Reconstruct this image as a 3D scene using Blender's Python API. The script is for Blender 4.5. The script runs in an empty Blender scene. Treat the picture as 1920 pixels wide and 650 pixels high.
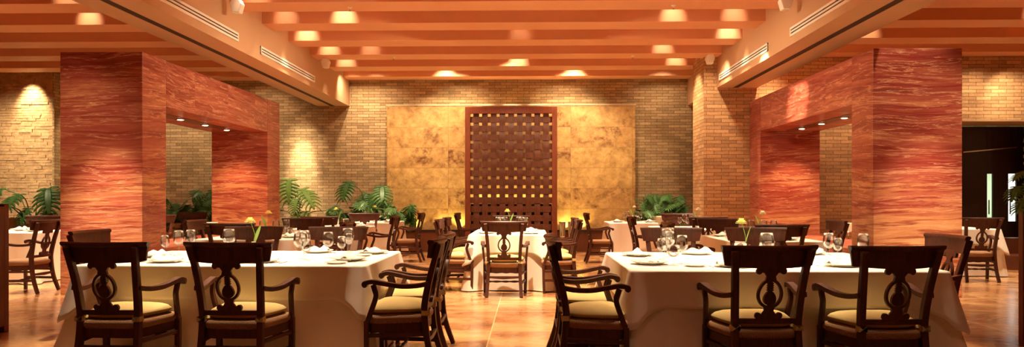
import bpy, math, random
from mathutils import Vector, Matrix
random.seed(7)
PI = math.pi
C = bpy.context.scene.collection
sc = bpy.context.scene

# ------------------------------------------------------------------ mesh helpers
class MB:
    def __init__(s): s.v = []; s.f = []
    def add(s, vs, fs):
        o = len(s.v); s.v += [tuple(p) for p in vs]; s.f += [tuple(i + o for i in f) for f in fs]; return s
    def box(s, x0, x1, y0, y1, z0, z1):
        return s.add([(x0,y0,z0),(x1,y0,z0),(x1,y1,z0),(x0,y1,z0),(x0,y0,z1),(x1,y0,z1),(x1,y1,z1),(x0,y1,z1)],
                     [(0,3,2,1),(4,5,6,7),(0,1,5,4),(1,2,6,5),(2,3,7,6),(3,0,4,7)])
    def prism(s, pts, d0, d1, axis='y'):
        # polygon in the x-z plane pushed along y (or x-y pushed along z)
        n = len(pts)
        if axis == 'y': a = [(x, d0, z) for x, z in pts] + [(x, d1, z) for x, z in pts]
        elif axis == 'x': a = [(d0, y, z) for y, z in pts] + [(d1, y, z) for y, z in pts]
        else: a = [(x, y, d0) for x, y in pts] + [(x, y, d1) for x, y in pts]
        f = [tuple(range(n)), tuple(range(2*n-1, n-1, -1))] + [(i, i+n, (i+1) % n + n, (i+1) % n) for i in range(n)]
        return s.add(a, f)
    def ring(s, outer, inner, d0, d1):
        n = len(outer)
        a = [(x,d0,z) for x,z in outer]+[(x,d0,z) for x,z in inner]+[(x,d1,z) for x,z in outer]+[(x,d1,z) for x,z in inner]
        f = []
        for i in range(n):
            j = (i+1) % n
            f += [(i,j,n+j,n+i),(2*n+i,3*n+i,3*n+j,2*n+j),(i,2*n+i,2*n+j,j),(n+i,n+j,3*n+j,3*n+i)]
        return s.add(a, f)
    def lathe(s, prof, n=24, cx=0, cy=0, sx=1, sy=1):
        m = len(prof); a = []
        for r, z in prof:
            for k in range(n):
                t = 2*PI*k/n; a.append((cx+r*sx*math.cos(t), cy+r*sy*math.sin(t), z))
        f = []
        for i in range(m-1):
            for k in range(n):
                j = (k+1) % n; f.append((i*n+k, i*n+j, (i+1)*n+j, (i+1)*n+k))
        if prof[0][0] > 1e-5: f.append(tuple(range(n-1,-1,-1)))
        if prof[-1][0] > 1e-5: f.append(tuple((m-1)*n+k for k in range(n)))
        return s.add(a, f)
    def tube(s, pts, r, n=8, closed_ends=True):
        # swept section; r = radius, list of radii, or list of (half width, half height)
        P = [Vector(p) for p in pts]; m = len(P); a = []
        rr = r if isinstance(r, list) else [r]*m
        up = Vector((0,0,1)); prev = None
        for i in range(m):
            t = (P[min(i+1,m-1)] - P[max(i-1,0)]).normalized()
            ref = up if abs(t.z) < .9 else Vector((0,1,0))
            if prev is None:
                x = t.cross(ref).normalized()
            else:
                x = (prev - t*prev.dot(t)).normalized()
            prev = x; y = x.cross(t).normalized()
            h = rr[i]
            for k in range(n):
                if isinstance(h, tuple):
                    c = [(1,1),(-1,1),(-1,-1),(1,-1)][k % 4]
                    a.append(P[i] + x*h[0]*c[0] + y*h[1]*c[1])
                else:
                    q = 2*PI*k/n; a.append(P[i] + x*h*math.cos(q) + y*h*math.sin(q))
        f = []
        for i in range(m-1):
            for k in range(n):
                j = (k+1) % n; f.append((i*n+k, i*n+j, (i+1)*n+j, (i+1)*n+k))
        if closed_ends: f += [tuple(range(n-1,-1,-1)), tuple((m-1)*n+k for k in range(n))]
        return s.add(a, f)
    def bar(s, pts, hw, hh):
        m = len(pts)
        if not isinstance(hw, list): hw = [hw]*m
        if not isinstance(hh, list): hh = [hh]*m
        return s.tube(pts, list(zip(hw, hh)), n=4)
    def cyl(s, c, r, h, axis='z', n=16):
        cx, cy, cz = c
        a = []
        for q in (-h/2, h/2):
            for k in range(n):
                t = 2*PI*k/n; u, w = r*math.cos(t), r*math.sin(t)
                a.append({'z':(cx+u,cy+w,cz+q),'x':(cx+q,cy+u,cz+w),'y':(cx+u,cy+q,cz+w)}[axis])
        f = [(k,(k+1)%n,(k+1)%n+n,k+n) for k in range(n)] + [tuple(range(n-1,-1,-1)), tuple(range(n,2*n))]
        return s.add(a, f)
    def grid(s, fn, nu, nv):
        a = [fn(i/nu, j/nv) for j in range(nv+1) for i in range(nu+1)]
        f = [(j*(nu+1)+i, j*(nu+1)+i+1, (j+1)*(nu+1)+i+1, (j+1)*(nu+1)+i) for j in range(nv) for i in range(nu)]
        return s.add(a, f)
    def build(s, name, mat, parent=None, smooth=False, bevel=0, solid=0, loc=None, seg=2):
        me = bpy.data.meshes.new(name); me.from_pydata(s.v, [], s.f); me.validate()
        import bmesh
        b = bmesh.new(); b.from_mesh(me); bmesh.ops.recalc_face_normals(b, faces=b.faces); b.to_mesh(me); b.free()
        o = bpy.data.objects.new(name, me); C.objects.link(o)
        me.materials.append(mat)
        if smooth:
            for p in me.polygons: p.use_smooth = True
            if smooth != 'all':
                try: me.set_sharp_from_angle(angle=R(40))
                except Exception: pass
        if solid:
            m = o.modifiers.new('thick', 'SOLIDIFY'); m.thickness = solid; m.offset = 0
        if bevel:
            m = o.modifiers.new('soft', 'BEVEL'); m.width = bevel; m.segments = seg; m.limit_method = 'ANGLE'; m.angle_limit = R(35)
        if parent is not None: o.parent = parent
        if loc: o.location = loc
        return o
def R(d): return math.radians(d)

def tag(o, label, cat, group=None, kind=None):
    o['label'] = label; o['category'] = cat
    if group: o['group'] = group
    if kind: o['kind'] = kind
    return o
def empty(name, label, cat, loc=(0,0,0), rz=0, group=None):
    o = bpy.data.objects.new(name, None); C.objects.link(o); o.empty_display_size = .1
    o.location = loc; o.rotation_euler = (0,0,rz)
    return tag(o, label, cat, group)
def struct(name, mb, mat, **k):
    o = mb.build(name, mat, **k); o['kind'] = 'structure'; return o
KIDS = {}
def kids(o):
    return [c for c in bpy.data.objects if c.parent == o]
def dup(root, loc, rz, label, group=None):
    if root.name not in KIDS:
        KIDS[root.name] = [(c, kids(c)) for c in kids(root)]
    r = root.copy(); C.objects.link(r); r.location = loc; r.rotation_euler = (0,0,rz); r['label'] = label
    if group: r['group'] = group
    for ch, gr in KIDS[root.name]:
        c = ch.copy(); C.objects.link(c); c.parent = r
        for g in gr:
            d = g.copy(); C.objects.link(d); d.parent = c
    return r
USED = set()
def place(proto, loc, rz, label, group=None):
    """the first placing moves the prototype itself, later ones copy it"""
    if proto.name not in USED:
        USED.add(proto.name)
        if proto.name not in KIDS: KIDS[proto.name] = [(c, kids(c)) for c in kids(proto)]
        proto.location = loc; proto.rotation_euler = (0,0,rz); proto['label'] = label
        if group: proto['group'] = group
        return proto
    return dup(proto, loc, rz, label, group)

# ------------------------------------------------------------------ materials
def srgb(r, g, b):
    f = lambda c: (c/255/12.92) if c/255 <= .04045 else ((c/255+.055)/1.055)**2.4
    return (f(r), f(g), f(b), 1)
class NT:
    def __init__(s, name):
        s.m = bpy.data.materials.new(name); s.m.use_nodes = True; s.t = s.m.node_tree
        s.b = s.t.nodes['Principled BSDF']; s.out = s.t.nodes['Material Output']
    def n(s, typ, **k):
        nd = s.t.nodes.new(typ)
        for a, v in k.items():
            if a.startswith('i_'): 
                key = a[2:].replace('_', ' ')
                nd.inputs[key].default_value = v
            else: setattr(nd, a, v)
        return nd
    def l(s, a, b): s.t.links.new(a, b)
    def ramp(s, fac, stops, interp='LINEAR'):
        r = s.n('ShaderNodeValToRGB'); r.color_ramp.interpolation = interp
        e = r.color_ramp.elements
        while len(e) < len(stops): e.new(.5)
        for q, (p, c) in zip(e, stops): q.position = p; q.color = c
        s.l(fac, r.inputs[0]); return r.outputs[0]
    def math(s, op, a, b=None):
        m = s.n('ShaderNodeMath', operation=op)
        for i, q in enumerate((a, b)):
            if q is None: continue
            if isinstance(q, (int, float)): m.inputs[i].default_value = q
            else: s.l(q, m.inputs[i])
        return m.outputs[0]
    def bump(s, h, strength=.3, dist=.01):
        b = s.n('ShaderNodeBump'); b.inputs['Strength'].default_value = strength; b.inputs['Distance'].default_value = dist
        s.l(h, b.inputs['Height']); s.l(b.outputs[0], s.b.inputs['Normal']); return b
    def set(s, **k):
        for a, v in k.items(): s.b.inputs[a.replace('_', ' ')].default_value = v
def noise(t, vec, scale, detail=4, rough=.55, dist=0.0):
    n = t.n('ShaderNodeTexNoise'); n.inputs['Scale'].default_value = scale; n.inputs['Detail'].default_value = detail
    n.inputs['Roughness'].default_value = rough; n.inputs['Distortion'].default_value = dist
    t.l(vec, n.inputs['Vector']); return n
def mapping(t, vec, scale=(1,1,1), rot=(0,0,0), loc=(0,0,0)):
    m = t.n('ShaderNodeMapping'); m.inputs['Scale'].default_value = scale; m.inputs['Rotation'].default_value = rot
    m.inputs['Location'].default_value = loc; t.l(vec, m.inputs['Vector']); return m.outputs[0]
def coords(t): return t.n('ShaderNodeTexCoord').outputs['Object']
def plane_coords(t):
    """(horizontal, height) coordinates of a wall whichever way it faces"""
    co = t.n('ShaderNodeNewGeometry'); p = t.n('ShaderNodeSeparateXYZ'); t.l(co.outputs['Position'], p.inputs[0])
    q = t.n('ShaderNodeSeparateXYZ'); t.l(co.outputs['True Normal'], q.inputs[0])
    ax = t.math('GREATER_THAN', t.math('ABSOLUTE', q.outputs[0]), .6)
    mx = t.n('ShaderNodeMix'); t.l(ax, mx.inputs[0]); t.l(p.outputs[0], mx.inputs[2]); t.l(p.outputs[1], mx.inputs[3])
    c = t.n('ShaderNodeCombineXYZ'); t.l(mx.outputs[0], c.inputs[0]); t.l(p.outputs[2], c.inputs[1])
    return c.outputs[0]
def mixc(t, fac, a, b, blend='MIX'):
    m = t.n('ShaderNodeMix', data_type='RGBA', blend_type=blend)
    if isinstance(fac, (int, float)): m.inputs[0].default_value = fac
    else: t.l(fac, m.inputs[0])
    for i, q in ((6, a), (7, b)):
        if isinstance(q, tuple): m.inputs[i].default_value = q
        else: t.l(q, m.inputs[i])
    return m.outputs[2]

def simple(name, col, rough=.5, metal=0, spec=.5, bumps=None, var=None):
    t = NT(name); t.set(Base_Color=col, Roughness=rough, Metallic=metal); t.b.inputs['Specular IOR Level'].default_value = spec
    co = coords(t)
    if var:
        nz = noise(t, co, var[0], 3)
        c2 = tuple(c*var[1] for c in col[:3]) + (1,)
        t.l(t.ramp(nz.outputs[0], [(.35, c2), (.65, col)]), t.b.inputs['Base Color'])
    if bumps:
        t.bump(noise(t, co, bumps[0], 5).outputs[0], bumps[1], bumps[2])
    return t.m

def wood(name, dark, light, rough=.35, scale=(18,18,2)):
    t = NT(name); co = coords(t)
    nz = noise(t, mapping(t, co, scale), 2.5, 6, .6, .8)
    t.l(t.ramp(nz.outputs[0], [(.3, dark), (.7, light)]), t.b.inputs['Base Color'])
    t.set(Roughness=rough); t.bump(nz.outputs[0], .12, .003); return t.m
M = {}
M['wood'] = wood('walnut_wood', srgb(58,26,16), srgb(90,44,26), .46)
M['lattice'] = wood('lattice_wood', srgb(78,42,28), srgb(118,68,46), .5)
M['frame'] = wood('lattice_frame_wood', srgb(112,54,34), srgb(140,72,46), .4)
M['darkwood'] = wood('dark_door_wood', srgb(30,14,10), srgb(52,24,17), .3)
M['cabinet'] = wood('cabinet_wood', srgb(92,44,26), srgb(122,62,38), .35)

def rush():
    t = NT('rush_weave'); co = coords(t)
    w = t.n('ShaderNodeTexWave', wave_type='BANDS', bands_direction='DIAGONAL'); w.inputs['Scale'].default_value = 60; w.inputs['Distortion'].default_value = 5; w.inputs['Detail'].default_value = 2
    t.l(co, w.inputs['Vector'])
    t.l(t.ramp(w.outputs[1], [(.2, srgb(120,82,54)), (.8, srgb(178,132,90))]), t.b.inputs['Base Color'])
    t.set(Roughness=.75); t.bump(w.outputs[1], .5, .004); return t.m
M['rush'] = rush()
M['cushion'] = simple('olive_cotton', srgb(204,180,118), .85, bumps=(60,.12,.004), var=(6,.9))
def linen():
    t = NT('white_linen'); co = coords(t)
    t.set(Base_Color=srgb(238,232,222), Roughness=.8)
    a = noise(t, mapping(t, co, (1,1,.6)), 3.0, 3); b = noise(t, co, 220, 2)
    s = t.math('ADD', t.math('MULTIPLY', a.outputs[0], 3.0), t.math('MULTIPLY', b.outputs[0], .1))
    t.bump(s, .25, .012); return t.m
M['linen'] = linen()
M['napkin'] = simple('napkin_cotton', srgb(240,235,225), .8, bumps=(120,.1,.002))
M['china'] = simple('white_china', srgb(238,234,226), .18)
M['steel'] = simple('polished_steel', srgb(200,198,192), .18, 1)
M['whitepaint'] = simple('white_enamel', srgb(240,236,226), .4)
M['green'] = simple('flower_stem_green', srgb(120,165,70), .45)
M['petal'] = simple('yellow_petal', srgb(244,230,150), .6)
M['petal_w'] = simple('cream_petal', srgb(240,235,205), .6)
M['pot'] = simple('sandstone_pot', srgb(196,178,142), .7, bumps=(30,.2,.004), var=(5,.85))
M['soil'] = simple('potting_soil', srgb(50,34,24), .95, bumps=(40,.6,.01))
M['stalk'] = simple('plant_stalk', srgb(88,104,52), .5)
def leafm(name, a, b):
    t = NT(name); co = coords(t); nz = noise(t, co, 4, 3)
    t.l(t.ramp(nz.outputs[0], [(.35, a), (.65, b)]), t.b.inputs['Base Color']); t.set(Roughness=.38); 
    tl = t.n('ShaderNodeBsdfTranslucent'); tl.inputs[0].default_value = (b[0]*1.6, b[1]*1.7, b[2]*.9, 1)
    mx = t.n('ShaderNodeMixShader'); mx.inputs[0].default_value = .35; t.l(t.b.outputs[0], mx.inputs[1]); t.l(tl.outputs[0], mx.inputs[2]); t.l(mx.outputs[0], t.out.inputs[0])
    return t.m
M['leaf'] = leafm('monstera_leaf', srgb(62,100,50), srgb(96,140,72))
M['leaf_lit'] = leafm('lit_monstera_leaf', srgb(110,140,70), srgb(150,176,96))  # same leaf in lighter colours, imitating the spot that falls on it

def glassm():
    t = NT('clear_glass'); 
    tr = t.n('ShaderNodeBsdfTransparent'); tr.inputs[0].default_value = (.955,.96,.955,1)
    gl = t.n('ShaderNodeBsdfGlossy'); gl.inputs['Roughness'].default_value = .03; gl.inputs['Color'].default_value = (1,1,1,1)
    lw = t.n('ShaderNodeLayerWeight'); lw.inputs['Blend'].default_value = .28
    mr = t.ramp(lw.outputs['Fresnel'], [(0.0, (.04,.04,.04,1)), (1.0, (.75,.75,.75,1))])
    mx = t.n('ShaderNodeMixShader'); t.l(mr, mx.inputs[0]); t.l(tr.outputs[0], mx.inputs[1]); t.l(gl.outputs[0], mx.inputs[2])
    t.l(mx.outputs[0], t.out.inputs[0]); return t.m
M['glass'] = glassm()

def brick(name, c1, c2, mortar, w=.27, h=.067, stain=None, off=0.0):
    t = NT(name); pc = plane_coords(t)
    b = t.n('ShaderNodeTexBrick'); b.offset = .5
    b.inputs['Scale'].default_value = 1; b.inputs['Brick Width'].default_value = w; b.inputs['Row Height'].default_value = h
    b.inputs['Mortar Size'].default_value = .0045; b.inputs['Mortar Smooth'].default_value = .4; b.inputs['Bias'].default_value = 0
    b.inputs['Color1'].default_value = c1; b.inputs['Color2'].default_value = c2; b.inputs['Mortar'].default_value = mortar
    wob = noise(t, pc, 5, 2); 
    vm = t.n('ShaderNodeVectorMath', operation='SCALE'); t.l(wob.outputs['Color'], vm.inputs[0]); vm.inputs['Scale'].default_value = .012
    va = t.n('ShaderNodeVectorMath', operation='ADD'); t.l(pc, va.inputs[0]); t.l(vm.outputs[0], va.inputs[1])
    t.l(va.outputs[0], b.inputs['Vector'])
    fine = noise(t, pc, 22, 5, .7)
    col = mixc(t, .55, b.outputs['Color'], t.ramp(fine.outputs[0], [(.3, (.55,.55,.55,1)), (.7, (1.25,1.22,1.2,1))]), 'MULTIPLY')
    if stain:
        big = noise(t, pc, .9, 5, .65, .5)
        col = mixc(t, t.ramp(big.outputs[0], [(.52, (0,0,0,1)), (.72, (.55,.55,.55,1))]), col, stain)
    t.l(col, t.b.inputs['Base Color']); t.set(Roughness=.85)
    h_ = t.math('ADD', t.math('MULTIPLY', b.outputs['Fac'], -1.0), t.math('MULTIPLY', fine.outputs[0], .35))
    t.bump(h_, .7, .012); return t.m
M['brick'] = brick('tan_brick', srgb(200,172,128), srgb(158,132,94), srgb(104,80,54), stain=srgb(112,104,70))
M['brick2'] = brick('warm_brick', srgb(204,160,112), srgb(164,124,84), srgb(106,74,50), w=.29, h=.07)
def rough():
    t = NT('split_face_stone'); g = t.n('ShaderNodeNewGeometry')
    a = noise(t, g.outputs['Position'], 9, 6, .65)
    i = t.n('ShaderNodeObjectInfo')
    t.l(t.ramp(a.outputs[0], [(.3, srgb(172,136,96)), (.7, srgb(214,182,138))]), t.b.inputs['Base Color'])
    t.set(Roughness=.9); t.bump(a.outputs[0], .8, .03); return t.m
M['rough'] = rough()

def redmarble(name, slab=0):
    t = NT(name); g = t.n('ShaderNodeNewGeometry'); pos = g.outputs['Position']
    if slab:
        s = t.n('ShaderNodeSeparateXYZ'); t.l(pos, s.inputs[0])
        q = t.math('FLOOR', t.math('DIVIDE', s.outputs[1], slab))
        wn = t.n('ShaderNodeTexWhiteNoise', noise_dimensions='1D'); t.l(q, wn.inputs['W'])
        vm = t.n('ShaderNodeVectorMath', operation='SCALE'); t.l(wn.outputs['Color'], vm.inputs[0]); vm.inputs['Scale'].default_value = 9
        va = t.n('ShaderNodeVectorMath', operation='ADD'); t.l(pos, va.inputs[0]); t.l(vm.outputs[0], va.inputs[1]); pos = va.outputs[0]
    wb = noise(t, mapping(t, pos, (.5,.5,.8)), .55, 3, .5)
    vm = t.n('ShaderNodeVectorMath', operation='MULTIPLY'); t.l(wb.outputs['Color'], vm.inputs[0]); vm.inputs[1].default_value = (0,0,.5)
    va = t.n('ShaderNodeVectorMath', operation='ADD'); t.l(pos, va.inputs[0]); t.l(vm.outputs[0], va.inputs[1])
    p = mapping(t, va.outputs[0], (.28,.28,4.0), (R(3),R(5),0))
    a = noise(t, p, 1.0, 12, .72, .25)
    fine = noise(t, mapping(t, va.outputs[0], (1.3,1.3,17), (R(3),R(5),0)), 1.3, 10, .78, .15)
    vein = noise(t, mapping(t, va.outputs[0], (.35,.35,5.5), (R(4),R(4),0), (3,1,7)), 1.0, 8, .6, .2)
    sz = t.n('ShaderNodeSeparateXYZ'); t.l(va.outputs[0], sz.inputs[0])
    low = t.n('ShaderNodeMapRange'); low.inputs['From Min'].default_value = 1.0; low.inputs['From Max'].default_value = 2.4; low.inputs['To Min'].default_value = .0 if slab else .13; low.inputs['To Max'].default_value = 0
    t.l(sz.outputs[2], low.inputs[0])
    q = t.math('ADD', a.outputs[0], t.math('ADD', low.outputs[0], t.math('MULTIPLY', t.math('SUBTRACT', fine.outputs[0], .5), .35)))
    c = t.ramp(q, [(.34, srgb(116,52,44)), (.46, srgb(150,70,58)), (.56, srgb(164,88,70)), (.66, srgb(188,126,88)), (.82, srgb(214,164,116))])
    c = mixc(t, t.ramp(fine.outputs[0], [(.56, (0,0,0,1)), (.72, (.55,.55,.55,1))]), c, srgb(216,156,112))
    c = mixc(t, t.ramp(vein.outputs[0], [(.465, (0,0,0,1)), (.495, (.75,.75,.75,1)), (.505, (.75,.75,.75,1)), (.535, (0,0,0,1))]), c, srgb(128,40,36))
    pale = noise(t, mapping(t, va.outputs[0], (.6,.6,8.0), (R(2),R(4),0), (9,4,2)), 1.0, 10, .62, .35)
    c = mixc(t, t.ramp(pale.outputs[0], [(.485, (0,0,0,1)), (.498, (.55,.55,.55,1)), (.502, (.55,.55,.55,1)), (.515, (0,0,0,1)), (.60, (0,0,0,1)), (.612, (.45,.45,.45,1)), (.626, (0,0,0,1))]), c, srgb(226,176,140))
    t.l(c, t.b.inputs['Base Color']); t.set(Roughness=.32)
    t.b.inputs['Specular IOR Level'].default_value = .4
    t.bump(fine.outputs[0], .03, .002); return t.m
M['marble'] = redmarble('red_travertine')
M['marble_slab'] = redmarble('red_travertine_slabs', 1.22)

def travertine():
    t = NT('golden_travertine'); pc = plane_coords(t)
    b = t.n('ShaderNodeTexBrick'); b.offset = 0; b.inputs['Scale'].default_value = 1
    b.inputs['Brick Width'].default_value = 1.42; b.inputs['Row Height'].default_value = .4725
    b.inputs['Mortar Size'].default_value = .004; b.inputs['Color1'].default_value = (0,0,0,1); b.inputs['Color2'].default_value = (1,1,1,1); b.inputs['Mortar'].default_value = (.5,.5,.5,1)
    t.l(mapping(t, pc, loc=(.47,-.045,0)), b.inputs['Vector'])
    vm = t.n('ShaderNodeVectorMath', operation='SCALE'); t.l(b.outputs['Color'], vm.inputs[0]); vm.inputs['Scale'].default_value = 3.0
    va = t.n('ShaderNodeVectorMath', operation='ADD'); t.l(pc, va.inputs[0]); t.l(vm.outputs[0], va.inputs[1])
    big = noise(t, va.outputs[0], 1.1, 6, .62, 1.2); fine = noise(t, va.outputs[0], 4.5, 11, .74, .25)
    c = t.ramp(fine.outputs[0], [(.3, srgb(134,98,50)), (.5, srgb(190,152,90)), (.7, srgb(220,186,124))])
    mask = t.math('MULTIPLY', t.ramp(t.math('ADD', big.outputs[0], t.math('MULTIPLY', t.math('SUBTRACT', b.outputs['Color'], .45), .22)), [(.53, (0,0,0,1)), (.66, (1,1,1,1))]), t.ramp(fine.outputs[0], [(.40, (1,1,1,1)), (.56, (.05,.05,.05,1))]))
    c = mixc(t, t.math('MULTIPLY', b.outputs['Color'], .35), c, srgb(170,118,66))
    c = mixc(t, mask, c, srgb(104,54,24))
    c = mixc(t, b.outputs['Fac'], c, srgb(150,112,60))
    t.l(c, t.b.inputs['Base Color']); t.set(Roughness=.5); t.bump(fine.outputs[0], .2, .004); return t.m
M['trav'] = travertine()

def floorm():
    t = NT('polished_floor_marble'); g = t.n('ShaderNodeNewGeometry'); pos = g.outputs['Position']
    b = t.n('ShaderNodeTexBrick'); b.offset = 0; b.inputs['Scale'].default_value = 1
    b.inputs['Brick Width'].default_value = 1.2; b.inputs['Row Height'].default_value = 1.2; b.inputs['Mortar Size'].default_value = .006
    b.inputs['Color1'].default_value = (0,0,0,1); b.inputs['Color2'].default_value = (1,1,1,1); b.inputs['Mortar'].default_value = (.5,.5,.5,1)
    t.l(mapping(t, pos, loc=(.36,.2,0)), b.inputs['Vector'])
    vm = t.n('ShaderNodeVectorMath', operation='SCALE'); t.l(b.outputs['Color'], vm.inputs[0]); vm.inputs['Scale'].default_value = 5
    va = t.n('ShaderNodeVectorMath', operation='ADD'); t.l(pos, va.inputs[0]); t.l(vm.outputs[0], va.inputs[1])
    a = noise(t, mapping(t, va.outputs[0], (1.0,1.3,1)), 1.1, 11, .7, .6)
    c = t.ramp(a.outputs[0], [(.30, srgb(124,78,52)), (.43, srgb(168,116,78)), (.55, srgb(198,150,104)), (.72, srgb(220,184,138))])
    tint = t.ramp(b.outputs['Color'], [(0, (.78,.74,.7,1)), (1, (1.08,1.05,1.0,1))])
    c = mixc(t, .6, c, tint, 'MULTIPLY')
    c = mixc(t, b.outputs['Fac'], c, srgb(222,186,140))
    t.l(c, t.b.inputs['Base Color']); 
    rr = t.ramp(a.outputs[0], [(.3, (.16,.16,.16,1)), (.7, (.24,.24,.24,1))]); t.l(rr, t.b.inputs['Roughness'])
    return t.m
M['floor'] = floorm()
M['terra'] = simple('terracotta_paint', srgb(224,162,120), .6, var=(1.2,.96))
M['beige'] = simple('beige_plaster', srgb(196,158,122), .7, var=(1,.97))
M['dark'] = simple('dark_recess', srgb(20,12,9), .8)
M['groove_shade'] = simple('groove_shade_brown', srgb(56,32,23), .8)
M['stone_top'] = simple('cream_marble_top', srgb(214,194,160), .25, var=(4,.85))
M['darkmarble'] = simple('dark_brown_marble', srgb(112,62,40), .3, var=(3,.6))
def emis(name, col, st):
    t = NT(name); t.set(Base_Color=col, Roughness=.4); t.b.inputs['Emission Color'].default_value = col; t.b.inputs['Emission Strength'].default_value = st; return t.m
M['lamp'] = emis('lamp_lens', (1,.72,.38,1), 3)
M['room_glow'] = emis('room_wall_glow', srgb(196,214,176), .14)  # emission stands in for light falling on the room wall
M['white_glow'] = emis('bright_room_glow', srgb(240,246,235), .4)
def wicker():
    t = NT('woven_wicker'); pc = plane_coords(t)
    b = t.n('ShaderNodeTexBrick'); b.offset = .5; b.inputs['Scale'].default_value = 1; b.inputs['Brick Width'].default_value = .03; b.inputs['Row Height'].default_value = .015
    b.inputs['Mortar Size'].default_value = .003; b.inputs['Color1'].default_value = srgb(96,52,34); b.inputs['Color2'].default_value = srgb(120,68,44); b.inputs['Mortar'].default_value = srgb(40,20,14)
    t.l(pc, b.inputs['Vector']); t.l(b.outputs['Color'], t.b.inputs['Base Color']); t.set(Roughness=.6)
    t.bump(t.math('MULTIPLY', b.outputs['Fac'], -1.0), .6, .004); return t.m
M['wicker'] = wicker()

# ------------------------------------------------------------------ room shell
X0, X1, YB, YF, ZC = -14.0, 12.2, -4.0, 17.5, 4.42
struct('floor', MB().box(X0, X1, YB, YF+.3, -.12, 0), M['floor'])
struct('ceiling', MB().box(X0, X1, YB, YF+.3, ZC, ZC+.15), M['terra'])
struct('wall_back', MB().box(X0, X1, YF, YF+.25, 0, ZC), M['brick'])
struct('wall_left', MB().box(X0-.2, X0, YB, YF+.3, 0, ZC), M['brick2'])
struct('wall_right', MB().box(X1, X1+.2, YB, YF+.3, 0, ZC), M['brick2'])
struct('wall_behind', MB().box(X0, X1, YB-.2, YB, 0, ZC), M['beige'])
# projecting rough stone wall on one side
rs = MB().box(X0, -10.83, 16.74, YF, 0, ZC)
z = 0.0; rnd = random.Random(3)
while z < ZC-.02:
    h = rnd.choice([.055,.062,.07,.078]); h = min(h, ZC-z); x = X0 + rnd.random()*.2
    while x < -10.83:
        w = rnd.uniform(.16,.42); xe = min(x+w, -10.83); d = rnd.uniform(.004,.026)
        rs.box(x+.003, xe-.003, 16.74-d, 16.76, z+.003, z+h-.003); x += w
    z += h
struct('wall_stone', rs, M['rough'], bevel=.008, seg=1)
struct('wall_stone_return', MB().box(-10.83, -10.79, 16.70, YF, 0, ZC), M['brick'])
# nearer brick wall with pilaster and the door opening
WY0, WY1 = 14.75, 15.72
struct('wall_pilaster', MB().box(3.42, 7.5, WY0, WY1, 0, ZC), M['brick2'])
struct('wall_over_opening', MB().box(7.5, X1, WY0, WY1, 2.76, ZC), M['brick2'])
struct('trim_1', MB().box(7.5, X1, WY0+.005, WY1, 2.735, 2.76), M['beige'])
rj = MB().box(10.26, X1, WY0-1.2, WY1, 0, 2.735)
z = 0
while z < 2.73:
    h = rnd.choice([.05,.065,.08]); h = min(h, 2.735-z); y = WY0-1.2
    while y < WY1:
        w = rnd.uniform(.16,.4); ye = min(y+w, WY1); d = rnd.uniform(.005,.045)
        rj.box(10.26-d, 10.27, y+.003, ye-.003, z+.003, z+h-.003); y += w
    z += h
struct('wall_opening_jamb', rj, M['rough'], bevel=.006, seg=1)

# transverse joists (slats of the coffered ceiling)
JY = [10.45 - 1.29*k for k in range(11, 0, -1)] + [10.45, 11.73, 13.02, 14.31, 15.63, 16.92]
BL, BR = (-4.99, -4.24), (3.68, 4.46)
k = 0
for y in JY:
    for (a, b) in ((X0, BL[0]), (BL[1], BR[0]), (BR[1], X1)):
        if y > 14 and a == BR[1]:
            if y > 14.5: continue
            
        k += 1
        ye = min(y+.53, YF)
        if y > 16 and a == BL[1]: pass
        o = struct('ceiling_joist', MB().box(a, b, y, ye, 4.0, ZC), M['terra'])
# soffit edge over the near brick wall
# lengthwise beams with slot diffusers
def long_beam(name, xa, xb, inner):
    root = empty(name, ('deep beige ceiling beam with recessed groove along the ' + ('stone-wall' if xa < 0 else 'door') + ' side'), 'ceiling beam'); root['kind'] = 'structure'
    g0 = xa + (.30 if xa < 0 else .30); g1 = g0 + .11
    mb = MB().box(xa, g0, YB, YF, 3.4, ZC).box(g1, xb, YB, YF, 3.4, ZC)
    mb.build('beam_body', M['beige'], root)
    MB().box(g0, g1, YB, YF, 3.404, 3.6).build('groove', M['groove_shade'], root)  # dark brown set nearly flush, imitating the shade inside the groove
    return root
long_beam('ceiling_beam', *BL, 1); long_beam('ceiling_beam', *BR, -1)
def vent(x, sgn, y0, y1, label):
    r = empty('air_vent', label, 'air vent', (x, (y0+y1)/2, 3.51), 0, 'slot diffusers on the ceiling beams')
    L = (y1-y0)/2; s = sgn
    fr = MB(); q = lambda a,b: (min(a,b), max(a,b))
    for z0, z1 in ((0,.032),(.050,.075),(.093,.125)):
        xa, xb = q(0, s*.018); fr.box(xa, xb, -L, L, z0, z1)
    for yy in (-L, L-.03):
        xa, xb = q(0, s*.019); fr.box(xa, xb, yy, yy+.03, 0, .125)
    fr.build('frame', M['whitepaint'], r)
    xa, xb = q(s*.001, s*.005); MB().box(xa, xb, -L+.02, L-.02, .02, .1).build('slot', M['dark'], r)
vent(BL[1], 1, 7.7, 10.75, 'white slot air vent, longer stretch on the beam at the stone-wall side')
vent(BL[1], 1, 11.65, 14.6, 'white slot air vent on stone-side beam, stretch near the brick wall')
vent(BR[0], -1, 7.6, 10.6, 'white slot air vent on the door-side beam, stretch above the front table')
vent(BR[0], -1, 11.6, 14.55, 'white slot air vent on door-side beam, ending beside the brick pilaster')

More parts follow.
